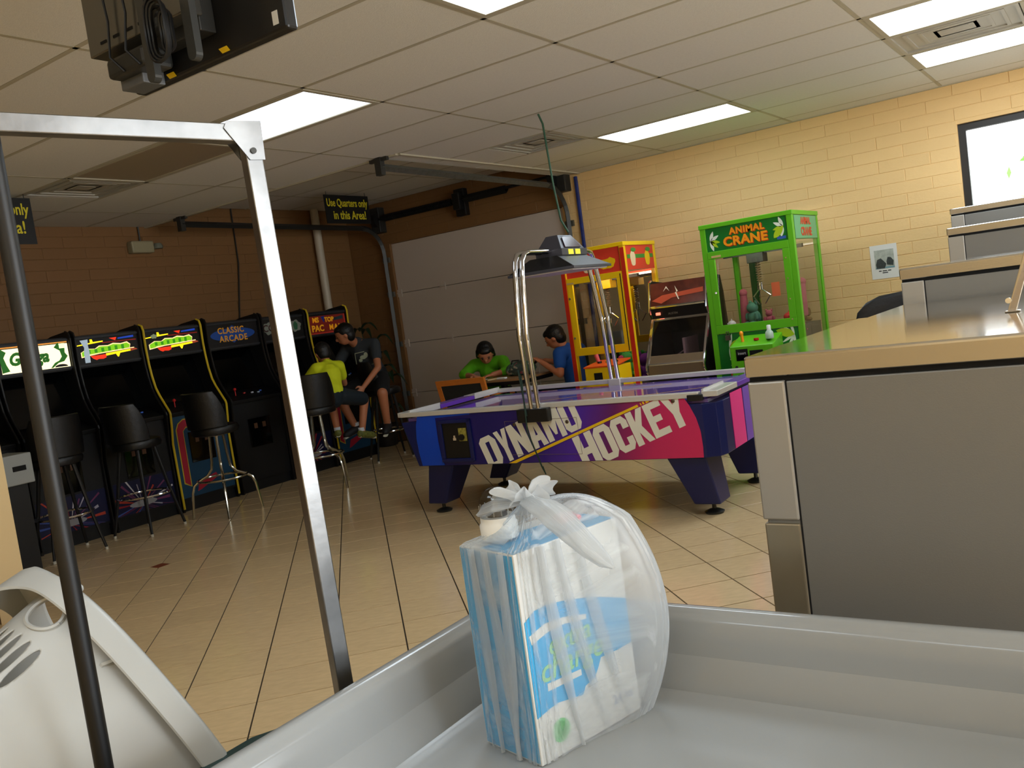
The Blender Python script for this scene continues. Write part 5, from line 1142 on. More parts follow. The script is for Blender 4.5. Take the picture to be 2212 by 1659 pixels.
MB().box(-0.30, -0.22, -0.006, -0.004, 1.585, 1.602).build('price_sticker', mat('tan_sticker', (200, 170, 110), 0.5), gc)
q = MB().tube([(-0.245, -0.012, 0.945), (-0.245, -0.018, 0.975), (-0.225, -0.018, 0.975), (-0.225, -0.012, 0.945)], 0.004, 6).box(-0.255, -0.215, -0.025, -0.005, 0.905, 0.945); q.build('padlock', mat('padlock_metal', (110, 100, 90), 0.35, 0.8), gc)
for z in (1.02, 1.18, 1.34, 1.50): MB().cyl((0.30, -0.004, z), (0.30, -0.008, z), 0.006, n=8).build('hinge_screw', M_chrome, gc)
MB().cyl((-0.295, -0.004, 1.30), (-0.295, -0.01, 1.30), 0.009, n=10).build('lock', M_chrome, gc)
MB().box(-0.06, 0.01, 0.68, 0.69, 1.20, 1.32).build('orange_notice_reflection', mat('orange_notice_reflection', (240, 110, 70), 0.6), gc)  # mirror reflection of an orange notice, put in as a flat board
for (y0, y1, m_) in ((0.16, 0.56, M_ro),):
    for (bd, dz2) in (('ANIMAL', 1.775), ('CRANE', 1.69)): text('lettering', bd, 0.075 if bd == 'ANIMAL' else 0.09, M_ro, gc, (0.3765, 0.36, dz2), (PI/2, 0, PI/2), bold=0.004)
MB().box(0.3755, 0.3762, 0.06, 0.66, 1.64, 1.82).build('side_print', mat('pale_green_print', (90, 170, 120), 0.3), gc)
# yellow crane
M_yc = mat('yellow_crane_paint', (242, 196, 12), 0.35); M_fr = mat('fruit_red_print', (222, 62, 40), 0.35); M_fg = mat('fruit_green_print', (60, 140, 50), 0.35); M_fp = mat('fruit_cream_print', (236, 206, 160), 0.35)
yc = crane((-3.825, 6.93, 0), 'yellow claw machine with red fruit print and a red corner stripe', M_yc, M_fr, 0.65, 0.64, 1.85, (0.965, 1.545, 1.60), 'yellow')
for x in (-0.325, 0.292): MB().box(x-0.003, x+0.036, -0.006, -0.001, 0.04, 1.80).build('red_corner_stripe', mat('stripe_red', (196, 40, 20), 0.35), yc)
for k, (u, v, a2, b2, m_) in enumerate(((-0.16, 1.69, 0.09, 0.05, M_fr), (0.0, 1.72, 0.14, 0.04, M_fg), (0.14, 1.69, 0.09, 0.055, M_yc), (-0.05, 1.655, 0.05, 0.03, M_fp), (0.09, 1.74, 0.10, 0.02, M_fr))): fl('fruit_print', ellp(u, v, a2, b2, 16, 0.08), m_, yc, 0.011-0.0012*k)
for (u, m_) in ((0.17, M_fp), (0.46, M_yc)):
    MB().prism(ellp(u, 1.70, 0.05, 0.07, 16, 0.06), lambda u_, v_, q_: (0.3225+q_, u_, v_), 0, 0.002).build('fruit_print', m_, yc)
    MB().prism(ellp(u+0.02, 1.775, 0.05, 0.02, 10, 0.3), lambda u_, v_, q_: (0.3246+q_, u_, v_), 0, 0.001).build('leaf_print', M_fg, yc)
MB().prism(rect(0.06, 0.58, 1.70, 1.735), lambda u_, v_, q_: (0.3222+q_, u_, v_), 0, 0.001).build('green_banner_print', M_fg, yc)
fl('lower_frame', rect(-0.28, 0.28, 0.56, 0.665), M_yc, yc, 0.006, 0.006)
MB().box(-0.28, 0.28, 0.006, 0.01, 0.665, 0.895).build('lower_glass', M_glass, yc)
MB().box(-0.04, 0.26, -0.30, 0.0, 0.40, 0.80).build('control_box', M_yc, yc, bevel=0.006)
MB().hexa([(-0.045, -0.305, 0.80), (0.265, -0.305, 0.80), (0.265, 0.0, 0.83), (-0.045, 0.0, 0.83)], [(-0.045, -0.305, 0.812), (0.265, -0.305, 0.812), (0.265, 0.0, 0.842), (-0.045, 0.0, 0.842)]).build('control_top', mat('control_orange', (238, 90, 20), 0.4), yc)
for x in (0.04, 0.12, 0.20): MB().cyl((x, -0.16, 0.826), (x, -0.16, 0.842), 0.02, n=12).build('button', M_black if x != 0.12 else mat('button_gold', (200, 170, 30), 0.3), yc, smooth=True)
MB().cyl((0.0, -0.10, 0.83), (-0.02, -0.10, 0.90), 0.016, 0.02, n=10).build('joystick', mat('pink_stick', (225, 90, 90), 0.4), yc, smooth=True)
MB().box(0.05, 0.13, -0.304, -0.30, 0.66, 0.755).build('coin_slot', M_gap, yc); MB().box(0.24, 0.245, -0.302, -0.30, 0.45, 0.79).build('door_gap', M_gap, yc)
for z in (1.06, 1.42): MB().cyl((-0.265, -0.004, z), (-0.265, -0.012, z), 0.011, n=10).build('lock', M_chrome, yc)
MB().box(0.262, 0.270, -0.006, -0.003, 0.90, 1.58).build('hinge_gap', M_gap, yc)
MB().box(-0.28, -0.21, -0.006, -0.004, 1.548, 1.562).build('price_sticker', mat('tan_sticker', (200, 170, 110), 0.5), yc)
# prizes: small plush toys and packets
def plush(c, kind):
    q = MB()
    if kind == 0:
        q.ball((0, 0, 0.05), (0.05, 0.045, 0.055), 12).ball((0, -0.01, 0.12), (0.042, 0.04, 0.04), 12)
        for s in (-1, 1): q.ball((s*0.03, 0, 0.155), (0.015, 0.01, 0.018), 8).ball((s*0.05, -0.02, 0.06), (0.018, 0.018, 0.03), 8).ball((s*0.03, -0.04, 0.015), (0.02, 0.03, 0.016), 8)
    elif kind == 1:
        q.tube([(0, 0, 0.0), (0, 0, 0.02), (0.005, 0, 0.12), (0.02, 0, 0.22)], [0.03, 0.032, 0.03, 0.024], 12).ball((0.022, 0, 0.23), (0.03, 0.03, 0.03), 10)
    else:
        q.ball((0, 0, 0.045), (0.055, 0.05, 0.045), 14).tube([(0, 0, 0.08), (0.01, 0, 0.11)], [0.012, 0.004], 8).ball((0.025, -0.045, 0.055), (0.012, 0.006, 0.012), 8).ball((-0.02, -0.047, 0.055), (0.012, 0.006, 0.012), 8)
    return q.mesh('plush_toy', mat(c[0], c[1], 0.75, noise=0.1, nscale=60), smooth=True)
PC = [('plush_green', (60, 160, 60)), ('plush_pink', (220, 60, 110)), ('plush_blue', (40, 110, 170)), ('plush_white', (215, 205, 205)), ('plush_purple', (110, 40, 130)), ('plush_teal', (70, 120, 100)), ('plush_rose', (170, 80, 95)), ('plush_red', (190, 40, 40)), ('plush_orange', (220, 110, 30)), ('plush_brown', (120, 90, 40))]
def put(ci, kind, x, y, z, rz, tilt, label, s=1.0, grp='prizes in the claw machines'):
    o = link('plush_toy', plush(PC[ci], kind)); o.location = (x, y, z); o.rotation_euler = (tilt, 0, rz); o.scale = (s, s, s); tag(o, label, 'toy', grp)
Y0 = 6.93
pile = [  # yellow machine, behind the low window: x, y offsets
 (0, 0, -0.12, .10, .565, 'bright green plush behind the joystick of the yellow claw machine', 1.5), (3, 2, 0.02, .08, .58, 'white round plush low in the yellow claw machine', 1.2), (1, 1, 0.10, .09, .60, 'pink tube plush low in the yellow claw machine', 1.0),
 (0, 0, 0.14, .16, .66, 'green plush on top of the pile in the yellow claw machine', 1.4), (2, 2, 0.17, .07, .565, 'blue ball plush at the lower right of the yellow claw machine', 0.9), (7, 2, 0.25, .08, .565, 'red plush in the lower right corner of the yellow claw machine', 0.9),
 (4, 0, 0.20, .40, .60, 'purple plush at the side glass of the yellow claw machine', 1.5), (8, 1, 0.24, .48, .70, 'orange plush above the purple one in the yellow claw machine', 1.0)]
for (ci, kd, x, y, z, lb, s) in pile: put(ci, kd, -3.825+x, Y0+y, z, 0.4*x*10, 0.0, lb, s)
pile2 = [(5, 0, -0.12, .34, .99, 'teal plush leaning in the green claw machine window', 1.2), (6, 1, -0.22, .40, .99, 'rose tube plush left of the teal one in the green claw machine', 1.2), (6, 0, 0.02, .30, .99, 'dark rose plush in the middle of the green claw machine', 0.7), (7, 2, 0.16, .36, .99, 'red and white plush at the right of the green window', 0.8),
 (9, 0, 0.20, .54, .96, 'brown plush by the side glass of the green claw machine', 1.3), (3, 2, 0.27, .16, .97, 'pale round plush behind the right post of the green claw machine', 0.9), (6, 1, 0.27, .40, 1.02, 'long rose candy-shaped plush standing at the side glass', 1.2), (1, 0, 0.26, .24, .90, 'pink plush low at the side glass of the green claw machine', 1.0), (3, 2, -0.27, .20, .99, 'small white plush at the left of the green window', 0.7)]
for (ci, kd, x, y, z, lb, s) in pile2: put(ci, kd, -2.415+x, Y0+y, z, x*5, 0.0, lb, s)
q = MB().box(-0.33, 0.33, 0.05, 0.66, 0.56, 0.955); q.build('prize_pile_support', mat('prize_bed', (70, 72, 60), 0.8), gc)
# bottle on the green control box
wb_ = thing('water_bottle', 'small clear bottle with a white cap on the green control box', 'bottle', (-2.255, 6.755, 0.898))
MB().lathe([(0.028, 0), (0.032, 0.005), (0.032, 0.03), (0.03, 0.05), (0.02, 0.062), (0.014, 0.07)], n=18).build('body', mat('bottle_clear', (228, 236, 235), 0.15, trans=0.5), wb_, smooth=True)
MB().lathe([(0.016, 0.066), (0.016, 0.10), (0.012, 0.106)], n=16).build('cap', mat('cap_white', (235, 238, 236), 0.35), wb_, smooth=True)
# ================================================================ COIN PUSHER / PINBALL-STYLE CABINET
pu = thing('skill_game_cabinet', 'black skill game cabinet with sloping glass between the two claw machines', 'arcade game', (-3.145, 6.95, 0))
a = 0.275
side = [(0.0, 0.0), (0.0, 0.66), (-0.035, 0.70), (-0.035, 0.74), (0.20, 1.135), (0.16, 1.20), (0.22, 1.46), (0.26, 1.475), (0.52, 1.45), (0.56, 1.3), (0.60, 0.9), (0.60, 0.0)]
for s in (-1, 1):
    x0, x1 = (s*a, s*(a-0.02)) if s < 0 else (a-0.02, a)
    MB().prism(side, lambda u, v, d: (d, u, v), min(x0, x1), max(x0, x1)).build('side_panel', M_cab, pu)
    xm = (x0+x1)/2
    MB().tube([(xm, u-0.004, v) for u, v in side[1:8]], 0.011, 6).build('chrome_edge', M_chrome, pu, smooth=True)
i_ = a-0.021
MB().box(-i_, i_, 0.01, 0.58, 0.02, 0.66).build('base_cabinet', M_cab, pu)
MB().hexa([(-i_, -0.03, 0.66), (i_, -0.03, 0.66), (i_, 0.05, 0.66), (-i_, 0.05, 0.66)], [(-i_, -0.03, 0.745), (i_, -0.03, 0.745), (i_, 0.02, 0.83), (-i_, 0.02, 0.83)]).build('coin_tray', mat('brown_tray', (128, 108, 84), 0.35, 0.4), pu, bevel=0.004)
def sl(u, v, x): return (x, u, v)
MB().hexa([(-i_+0.01, -0.012, 0.765), (i_-0.01, -0.012, 0.765), (i_-0.01, -0.008, 0.760), (-i_+0.01, -0.008, 0.760)], [(-i_+0.01, 0.185, 1.125), (i_-0.01, 0.185, 1.125), (i_-0.01, 0.19, 1.12), (-i_+0.01, 0.19, 1.12)]).build('sloping_glass', M_glass, pu)
q = MB()
for (b0, b1) in (((-i_, -0.02, 0.75), (-i_, 0.195, 1.135)), ((i_, -0.02, 0.75), (i_, 0.195, 1.135)), ((-i_, 0.19, 1.13), (i_, 0.19, 1.13)), ((-i_, -0.02, 0.755), (i_, -0.02, 0.755))): q.tube([b0, b1], 0.012, 6)
q.build('glass_frame', M_chrome, pu)
MB().box(-i_, i_, 0.10, 0.55, 0.66, 0.70).build('playfield', mat('grey_playfield', (120, 118, 112), 0.3, 0.5), pu); MB().hexa([(-i_, 0.54, 0.70), (i_, 0.54, 0.70), (i_, 0.56, 0.70), (-i_, 0.56, 0.70)], [(-i_, 0.54, 1.2), (i_, 0.54, 1.2), (i_, 0.56, 1.2), (-i_, 0.56, 1.2)]).build('back_glass', mat('dark_backglass', (30, 32, 36), 0.1), pu)
MB().box(-0.01, 0.01, 0.2, 0.5, 0.70, 0.95).hexa([(-i_, 0.3, 0.72), (0.0, 0.3, 0.86), (0.0, 0.32, 0.86), (-i_, 0.32, 0.72)], [(-i_, 0.3, 0.73), (0.0, 0.3, 0.87), (0.0, 0.32, 0.87), (-i_, 0.32, 0.73)]).build('chute', mat('pink_grey_chute', (150, 120, 130), 0.3), pu)
MB().hexa([(-i_, 0.185, 1.14), (i_, 0.185, 1.14), (i_, 0.5, 1.14), (-i_, 0.5, 1.14)], [(-i_, 0.162, 1.235), (i_, 0.162, 1.235), (i_, 0.5, 1.235), (-i_, 0.5, 1.235)]).build('nameplate_panel', M_cab, pu)
MB().hexa([(-i_, 0.165, 1.245), (i_, 0.165, 1.245), (i_, 0.45, 1.245), (-i_, 0.45, 1.245)], [(-i_, 0.21, 1.45), (i_, 0.21, 1.45), (i_, 0.45, 1.45), (-i_, 0.45, 1.45)]).build('upper_box', mat('maroon_backlit', (96, 44, 30), 0.15, noise=0.5, nscale=6), pu)
MB().tube([(-i_, 0.155, 1.242), (i_, 0.155, 1.242)], 0.012, 6).build('chrome_trim', M_chrome, pu)
def up_(x, z, d=0.0): return (x, 0.165+(z-1.245)*0.22-0.003-d, z)
for pl in ([(-0.02, 1.41), (0.01, 1.36), (-0.005, 1.355), (0.02, 1.29), (0.012, 1.29), (-0.018, 1.35), (-0.004, 1.357)], [(-0.13, 1.37), (-0.10, 1.415), (-0.07, 1.37), (-0.10, 1.40)]):
    MB().prism(pl, lambda u, v, d: up_(u, v, d), 0, 0.001).build('lightning_print', mat('lightning_cream', (240, 220, 190), 0.4), pu)
MB().prism([(-0.24, 1.30), (-0.14, 1.34), (0.24, 1.37), (0.24, 1.33), (-0.05, 1.31), (-0.15, 1.27)], lambda u, v, d: up_(u, v, d-0.0015), 0, 0.001).build('flame_print', mat('flame_red', (190, 80, 50), 0.3), pu)
MB().box(-0.21, -0.165, 0.155, 0.165, 1.17, 1.195).build('red_lamp', mat('red_lamp', (255, 120, 90), 0.3, emit=(255, 130, 100), estr=1.2), pu, bevel=0.004)
text('lettering', 'AUSTIN', 0.026, mat('badge_grey', (150, 145, 135), 0.3, 0.6), pu, (-0.05, 0.166, 1.175), RF)
# ================================================================ PEOPLE
V = Vector
def remesh(mb, name, m, parent, vox=0.008, smooth=4, origin=V((0, 0, 0))):
    me = bpy.data.meshes.new(name); me.from_pydata([tuple(V(v)-origin) for v in mb.v], [], mb.f); me.update()
    bm = bmesh.new(); bm.from_mesh(me); bmesh.ops.recalc_face_normals(bm, faces=bm.faces); bm.to_mesh(me); bm.free()
    o = bpy.data.objects.new(name, me); COL.objects.link(o)
    a = o.modifiers.new('r', 'REMESH'); a.mode = 'VOXEL'; a.voxel_size = vox
    b = o.modifiers.new('s', 'SMOOTH'); b.factor = 0.5; b.iterations = smooth
    bpy.context.view_layer.update(); dg = bpy.context.evaluated_depsgraph_get()
    m2 = bpy.data.meshes.new_from_object(o.evaluated_get(dg)); o.modifiers.clear(); o.data = m2; bpy.data.meshes.remove(me); m2.name = name
    m2.materials.clear(); m2.materials.append(m); m2.polygons.foreach_set('use_smooth', [True]*len(m2.polygons)); o.parent = parent; return o
def limb(q, pts, rs):
    for i in range(len(pts)-1):
        a, b = V(pts[i]), V(pts[i+1]); q.cyl(a, b, rs[i], rs[i+1], 14)
    for p, r in zip(pts, rs): q.ball(p, r, 12)
def frame_of(f, up=(0, 0, 1)):
    f = V(f).normalized(); r = f.cross(V(up)).normalized(); u = r.cross(f); return r, u, f
def hand(q, wrist, d, palm_n, s=1.0, curl=0.5):
    d = V(d).normalized(); n = V(palm_n).normalized(); n = (n-d*n.dot(d)).normalized(); side = d.cross(n)
    c = V(wrist)+d*0.045*s
    M3 = Matrix((side, d, n)).transposed(); q.ball(c, (0.040*s, 0.05*s, 0.017*s), 12, M3)
    for i, (off, L_) in enumerate(((-0.030, 0.060), (-0.010, 0.072), (0.010, 0.068), (0.029, 0.052))):
        b0 = c+d*0.038*s+side*off*s; b1 = b0+(d+n*0.25*curl).normalized()*L_*0.5*s; b2 = b1+(d*0.6+n*curl).normalized()*L_*0.5*s
        limb(q, [b0, b1, b2], [0.0095*s, 0.0088*s, 0.0075*s])
    t0 = c-d*0.015*s-side*0.032*s; t1 = t0+(-side*0.8+d*0.6).normalized()*0.035*s; t2 = t1+(d+n*0.5*curl).normalized()*0.03*s
    limb(q, [t0, t1, t2], [0.012*s, 0.0105*s, 0.009*s])
def person(label, J, face, skin, shirt, pants, hair, k=1.0, shoe=None, long_hair=False, sleeves=0.55, print_=None, group=None, pants_len=1.0, shirt_len=0.0):
    O = V((J['pelvis'][0], J['pelvis'][1], 0)); t = thing('person', label, 'person', O, 0, group)
    P = {a: V(b) for a, b in J.items()}; r, u, f = frame_of(face)
    H = P['head']; hr = 0.098*k
    q = MB(); M3 = Matrix((r, f, u)).transposed()
    q.ball(H+u*0.012*k, (hr*0.80, hr*0.98, hr*1.0), 20, M3)              # skull
    q.ball(H-u*hr*0.45+f*hr*0.22, (hr*0.60, hr*0.68, hr*0.62), 16, M3)   # jaw
    q.ball(H+f*hr*1.0-u*hr*0.18, (hr*0.14, hr*0.2, hr*0.2), 10, M3)   # nose
    q.ball(H+f*hr*0.86-u*hr*0.55, (hr*0.22, hr*0.12, hr*0.09), 10, M3)   # mouth
    for s in (-1, 1): q.ball(H+r*s*hr*0.80-u*hr*0.12, (hr*0.10, hr*0.2, hr*0.28), 10, M3)
    limb(q, [P['neck']-V((0, 0, 0.03)), H-u*hr*0.55-f*hr*0.15], [0.052*k, 0.048*k])
    limb(q, [P['pelvis'], (P['pelvis']+P['chest'])*0.5, P['chest'], P['neck']-V((0, 0, 0.02))], [0.115*k, 0.105*k, 0.115*k, 0.055*k])
    for s in 'LR':
        sh, el, ha = P['sh'+s], P['el'+s], P['ha'+s]
        limb(q, [(P['chest']*0.3+P['neck']*0.7), sh, el, ha], [0.06*k, 0.052*k, 0.036*k, 0.026*k])
        hand(q, ha, J.get('hd'+s, ha-el), J.get('hn'+s, (0, 0, -1)), 0.92*k, 0.7)
        hp, kn, an = P['hip'+s], P['kn'+s], P['an'+s]
        limb(q, [hp, kn, an], [0.082*k, 0.056*k, 0.036*k])
        if 'to'+s in P: limb(q, [an-V((0, 0, 0.02)), P['to'+s]], [0.036*k, 0.030*k])
    remesh(q, 'body', skin, t, 0.0075, 3, O)
    # eyes and brows
    for s in (-1, 1):
        MB().ball(H+f*hr*0.90+r*s*hr*0.32+u*hr*0.04-O, (0.010*k, 0.006*k, 0.006*k), 8, M3).build('eye', M_black, t, smooth=True)
        MB().ball(H+f*hr*0.90+r*s*hr*0.33+u*hr*0.22-O, (0.018*k, 0.006*k, 0.004*k), 8, M3).build('eyebrow', hair, t, smooth=True)
    # hair
    q = MB(); q.ball(H+u*hr*0.30-f*hr*0.22, (hr*0.93, hr*1.0, hr*0.98), 18, M3); q.ball(H-u*hr*0.2-f*hr*0.42, (hr*0.82, hr*0.68, hr*0.85), 16, M3); q.ball(H+u*hr*0.72+f*hr*0.28, (hr*0.72, hr*0.62, hr*0.42), 14, M3)
    if long_hair:
        limb(q, [H-f*hr*0.75, H-f*hr*1.0-u*hr*1.0, H-f*hr*0.95-u*hr*2.2], [hr*0.5, hr*0.42, hr*0.22])
        for s in (-1, 1): limb(q, [H+r*s*hr*0.72+u*hr*0.4, H+r*s*hr*0.85-u*hr*0.5-f*hr*0.2], [hr*0.28, hr*0.22])
    remesh(q, 'hair', hair, t, 0.008, 2, O)
    # shirt
    q = MB(); sc_ = k
    lowp = P['pelvis']+V((0, 0, -0.02-shirt_len))
    limb(q, [lowp, (P['pelvis']+P['chest'])*0.5, P['chest'], (P['neck']*0.75+P['chest']*0.25)], [0.135*sc_, 0.125*sc_, 0.137*sc_, 0.075*sc_])
    for s in 'LR':
        sh, el, ha = P['sh'+s], P['el'+s], P['ha'+s]
        limb(q, [P['chest']*0.7+P['neck']*0.3, P['chest']*0.35+P['neck']*0.65*1.0 if False else (P['chest']+P['neck'])*0.5, sh], [0.10*sc_, 0.085*sc_, 0.068*sc_])
        if sleeves > 1: limb(q, [sh, el, el.lerp(ha, sleeves-1)], [0.066*sc_, 0.052*sc_, 0.042*sc_])
        else: limb(q, [sh, sh.lerp(el, sleeves)], [0.066*sc_, 0.060*sc_])
    remesh(q, 'shirt', shirt, t, 0.010, 5, O)
    # trousers or shorts
    q = MB(); limb(q, [P['pelvis']+V((0, 0, 0.02)), P['pelvis']-V((0, 0, 0.03))], [0.132*sc_, 0.130*sc_])
    for s in 'LR':
        hp, kn, an = P['hip'+s], P['kn'+s], P['an'+s]
        if pants_len > 1: limb(q, [P['pelvis'], hp, kn, kn.lerp(an, pants_len-1)], [0.11*sc_, 0.098*sc_, 0.072*sc_, 0.055*sc_])
        else: limb(q, [P['pelvis'], hp, hp.lerp(kn, pants_len)], [0.11*sc_, 0.098*sc_, 0.082*sc_])
    remesh(q, 'shorts' if pants_len <= 1 else 'trousers', pants, t, 0.010, 4, O)
    if shoe:
        for s in 'LR':
            if 'to'+s in P:
                an, to = P['an'+s], P['to'+s]; d = (to-an); d.z *= 0.5; d = d.normalized()
                q = MB(); limb(q, [an-V((0, 0, 0.015))-d*0.02, to+d*0.015, to+d*0.035], [0.047*k, 0.042*k, 0.034*k]); o = remesh(q, 'shoe', shoe, t, 0.008, 3, O)
                MB().tube([tuple(an-V((0, 0, 0.05*k))-d*0.05*k-O), tuple(to-V((0, 0, 0.03*k))+d*0.06*k-O)], 0.026*k, 8, flat=0.5).build('sole', mat('white_sole', (215, 215, 200), 0.5), o, smooth=True)
                MB().tube([tuple(an+V((0, 0, 0.015))-O), tuple(an+V((0, 0, 0.05))-O)], 0.040*k, 12).build('sock', mat('pale_sock', (200, 205, 215), 0.8), t, smooth=True)
    if print_: print_(t, P, r, u, f, O)
    return t
SK1 = mat('skin_tan', (176, 112, 78), 0.5); SK2 = mat('skin_warm', (186, 120, 86), 0.5)
HR = mat('black_hair', (12, 10, 10), 0.45, bump=0.3, bscale=90)
def chest_print(t, P, r, u, f, O):
    c = P['chest']; m_ = mat('shirt_print_grey', (150, 155, 130), 0.7)
    d = V((0.62, -0.75, -0.12)).normalized(); sd = V((0.77, 0.62, 0)).normalized(); up = sd.cross(d); up = up if up.z > 0 else -up
    base = c+d*0.137+V((0, 0, -0.03))
    def g(uu, vv, q_): return tuple(base+sd*uu+up*vv-d*(uu*uu*2.6+vv*vv*0.8)+d*(0.004+q_)-O)
    for pl in (rect(-0.085, -0.078, -0.07, 0.05), [(-0.085, 0.05), (0.02, 0.062), (0.02, 0.055), (-0.085, 0.043)], [(0.02, -0.10), (0.095, -0.085), (0.095, -0.092), (0.02, -0.107)]): MB().prism(pl, g, 0, 0.001).build('shirt_print', m_, t)
    for (a, b, w_, h_) in ((0.0, 0.0, 0.035, 0.022), (0.03, 0.02, 0.022, 0.03), (-0.03, -0.03, 0.02, 0.018)): MB().prism(ellp(a, b, w_, h_, 10, 0.25), g, 0, 0.0012).build('shirt_print', m_, t)
person('child in a bright yellow T-shirt sitting on a stool, seen from behind', dict(
    head=(-6.47, 6.075, 1.235), neck=(-6.40, 6.05, 1.145), chest=(-6.34, 6.0, 1.02), pelvis=(-6.27, 5.93, 0.83),
    shL=(-6.40, 5.90, 1.095), elL=(-6.58, 5.88, 0.96), haL=(-6.76, 5.95, 0.97), shR=(-6.36, 6.165, 1.085), elR=(-6.44, 6.28, 0.90), haR=(-6.66, 6.25, 0.955),
    hipL=(-6.34, 5.98, 0.80), knL=(-6.60, 6.22, 0.74), anL=(-6.58, 6.22, 0.42), toL=(-6.68, 6.30, 0.385), hipR=(-6.24, 6.02, 0.80), knR=(-6.28, 6.36, 0.72), anR=(-6.30, 6.28, 0.395), toR=(-6.30, 6.40, 0.345)),
    (-0.85, 0.25, -0.35), SK1, mat('yellow_tshirt', (205, 214, 22), 0.8, bump=0.1, bscale=25), mat('dark_teal_shorts', (18, 30, 38), 0.8), HR, k=0.86, shoe=mat('olive_sneaker', (100, 104, 46), 0.6, noise=0.4, nscale=40), group='two boys at the last arcade cabinet', pants_len=0.9, shirt_len=-0.05)
person('boy in a dark grey printed T-shirt leaning toward the last arcade cabinet', dict(
    head=(-6.66, 6.60, 1.385), neck=(-6.665, 6.74, 1.31), chest=(-6.66, 6.84, 1.17), pelvis=(-6.60, 6.92, 0.90),
    shL=(-6.49, 6.84, 1.245), elL=(-6.37, 6.72, 1.00), haL=(-6.40, 6.50, 0.83), shR=(-6.84, 6.80, 1.245), elR=(-6.93, 6.62, 1.02), haR=(-6.96, 6.46, 0.98),
    hipL=(-6.52, 6.90, 0.86), knL=(-6.25, 6.60, 0.745), anL=(-6.32, 6.68, 0.40), toL=(-6.26, 6.58, 0.35), hipR=(-6.70, 6.88, 0.86), knR=(-6.78, 6.50, 0.75), anR=(-6.72, 6.62, 0.40), toR=(-6.74, 6.52, 0.35), hnL=(-1, 0, -0.3)),
    (-0.60, -0.72, -0.35), SK1, mat('charcoal_tshirt', (44, 48, 52), 0.85, bump=0.1, bscale=20), mat('black_shorts', (14, 14, 17), 0.8), HR, k=0.98, shoe=mat('dark_sneaker', (26, 26, 30), 0.6), group='two boys at the last arcade cabinet', pants_len=0.88, print_=chest_print)
person('woman in a bright green top bent over papers at the small table', dict(
    head=(-5.40, 7.30, 0.995), neck=(-5.47, 7.42, 0.955), chest=(-5.49, 7.50, 0.79), pelvis=(-5.50, 7.62, 0.54),
    shL=(-5.29, 7.44, 0.885), elL=(-5.13, 7.28, 0.80), haL=(-5.21, 7.12, 0.785), shR=(-5.67, 7.44, 0.875), elR=(-5.66, 7.22, 0.80), haR=(-5.44, 7.10, 0.785),
    hipL=(-5.40, 7.60, 0.52), knL=(-5.35, 7.22, 0.50), anL=(-5.35, 7.20, 0.09), toL=(-5.34, 7.08, 0.05), hipR=(-5.60, 7.60, 0.52), knR=(-5.62, 7.22, 0.50), anR=(-5.62, 7.20, 0.09), toR=(-5.62, 7.08, 0.05)),
    (0.42, -0.62, -0.62), SK2, mat('green_top', (96, 182, 20), 0.75, bump=0.1, bscale=20), mat('dark_trousers', (24, 26, 36), 0.8), HR, k=1.0, shoe=mat('black_shoe', (20, 20, 22), 0.5), long_hair=True, sleeves=1.35, group='two adults at the small table', pants_len=1.8)
def blue_print(t, P, r, u, f, O):
    c = P['chest']; d = V((-0.5, -0.86, 0)).normalized(); sd = V((0.86, -0.5, 0)).normalized(); base = c+d*0.135
    for k_ in range(4):
        a = -0.05+0.03*k_; MB().prism([(a, -0.07), (a+0.012, -0.07), (a+0.030, 0.0), (a+0.018, 0.0)], lambda uu, vv, q_: tuple(base+sd*uu+V((0, 0, vv))-d*(uu*uu*2)+d*(0.004+q_)-O), 0, 0.001).build('shirt_print', mat('print_pale_blue', (150, 180, 210), 0.7), t)
person('man in a blue T-shirt holding a small black device beside the yellow claw machine', dict(
    head=(-4.56, 7.33, 1.075), neck=(-4.48, 7.38, 0.975), chest=(-4.44, 7.40, 0.83), pelvis=(-4.40, 7.42, 0.56),
    shL=(-4.45, 7.20, 0.92), elL=(-4.42, 7.12, 0.73), haL=(-4.62, 7.14, 0.855), shR=(-4.45, 7.59, 0.92), elR=(-4.56, 7.56, 0.78), haR=(-4.70, 7.32, 0.86),
    hipL=(-4.42, 7.32, 0.53), knL=(-4.80, 7.28, 0.52), anL=(-4.82, 7.28, 0.09), toL=(-4.93, 7.27, 0.05), hipR=(-4.42, 7.52, 0.53), knR=(-4.80, 7.55, 0.52), anR=(-4.82, 7.55, 0.09), toR=(-4.93, 7.55, 0.05)),
    (-0.80, -0.25, -0.50), SK2, mat('blue_tshirt', (24, 84, 176), 0.8, bump=0.1, bscale=20), mat('dark_trousers', (24, 26, 36), 0.8), HR, k=1.0, shoe=mat('black_shoe', (20, 20, 22), 0.5), group='two adults at the small table', pants_len=1.8, print_=blue_print)
gd = thing('game_controller', 'small black and green handheld device held by the man in blue', 'controller', (-4.725, 7.235, 0.862))
MB().tube([(-0.01, -0.06, -0.01), (0.0, -0.035, 0.006), (0, 0.035, 0.006), (-0.01, 0.06, -0.01)], [0.016, 0.018, 0.018, 0.016], 10, flat=0.7).build('shell', M_black, gd, smooth=True)
MB().ball((0.004, -0.02, 0.018), 0.006, 8).ball((0.004, 0.02, 0.018), 0.006, 8).build('thumbstick', mat('green_led', (90, 200, 60), 0.4), gd, smooth=True)
MB().tube([(0.0, -0.01, -0.012), (0.02, -0.03, -0.07), (0.03, -0.05, -0.16), (0.05, -0.09, -0.26)], 0.0025, 6).build('cable', mat('cable_white', (200, 200, 200), 0.5), gd, smooth=True)
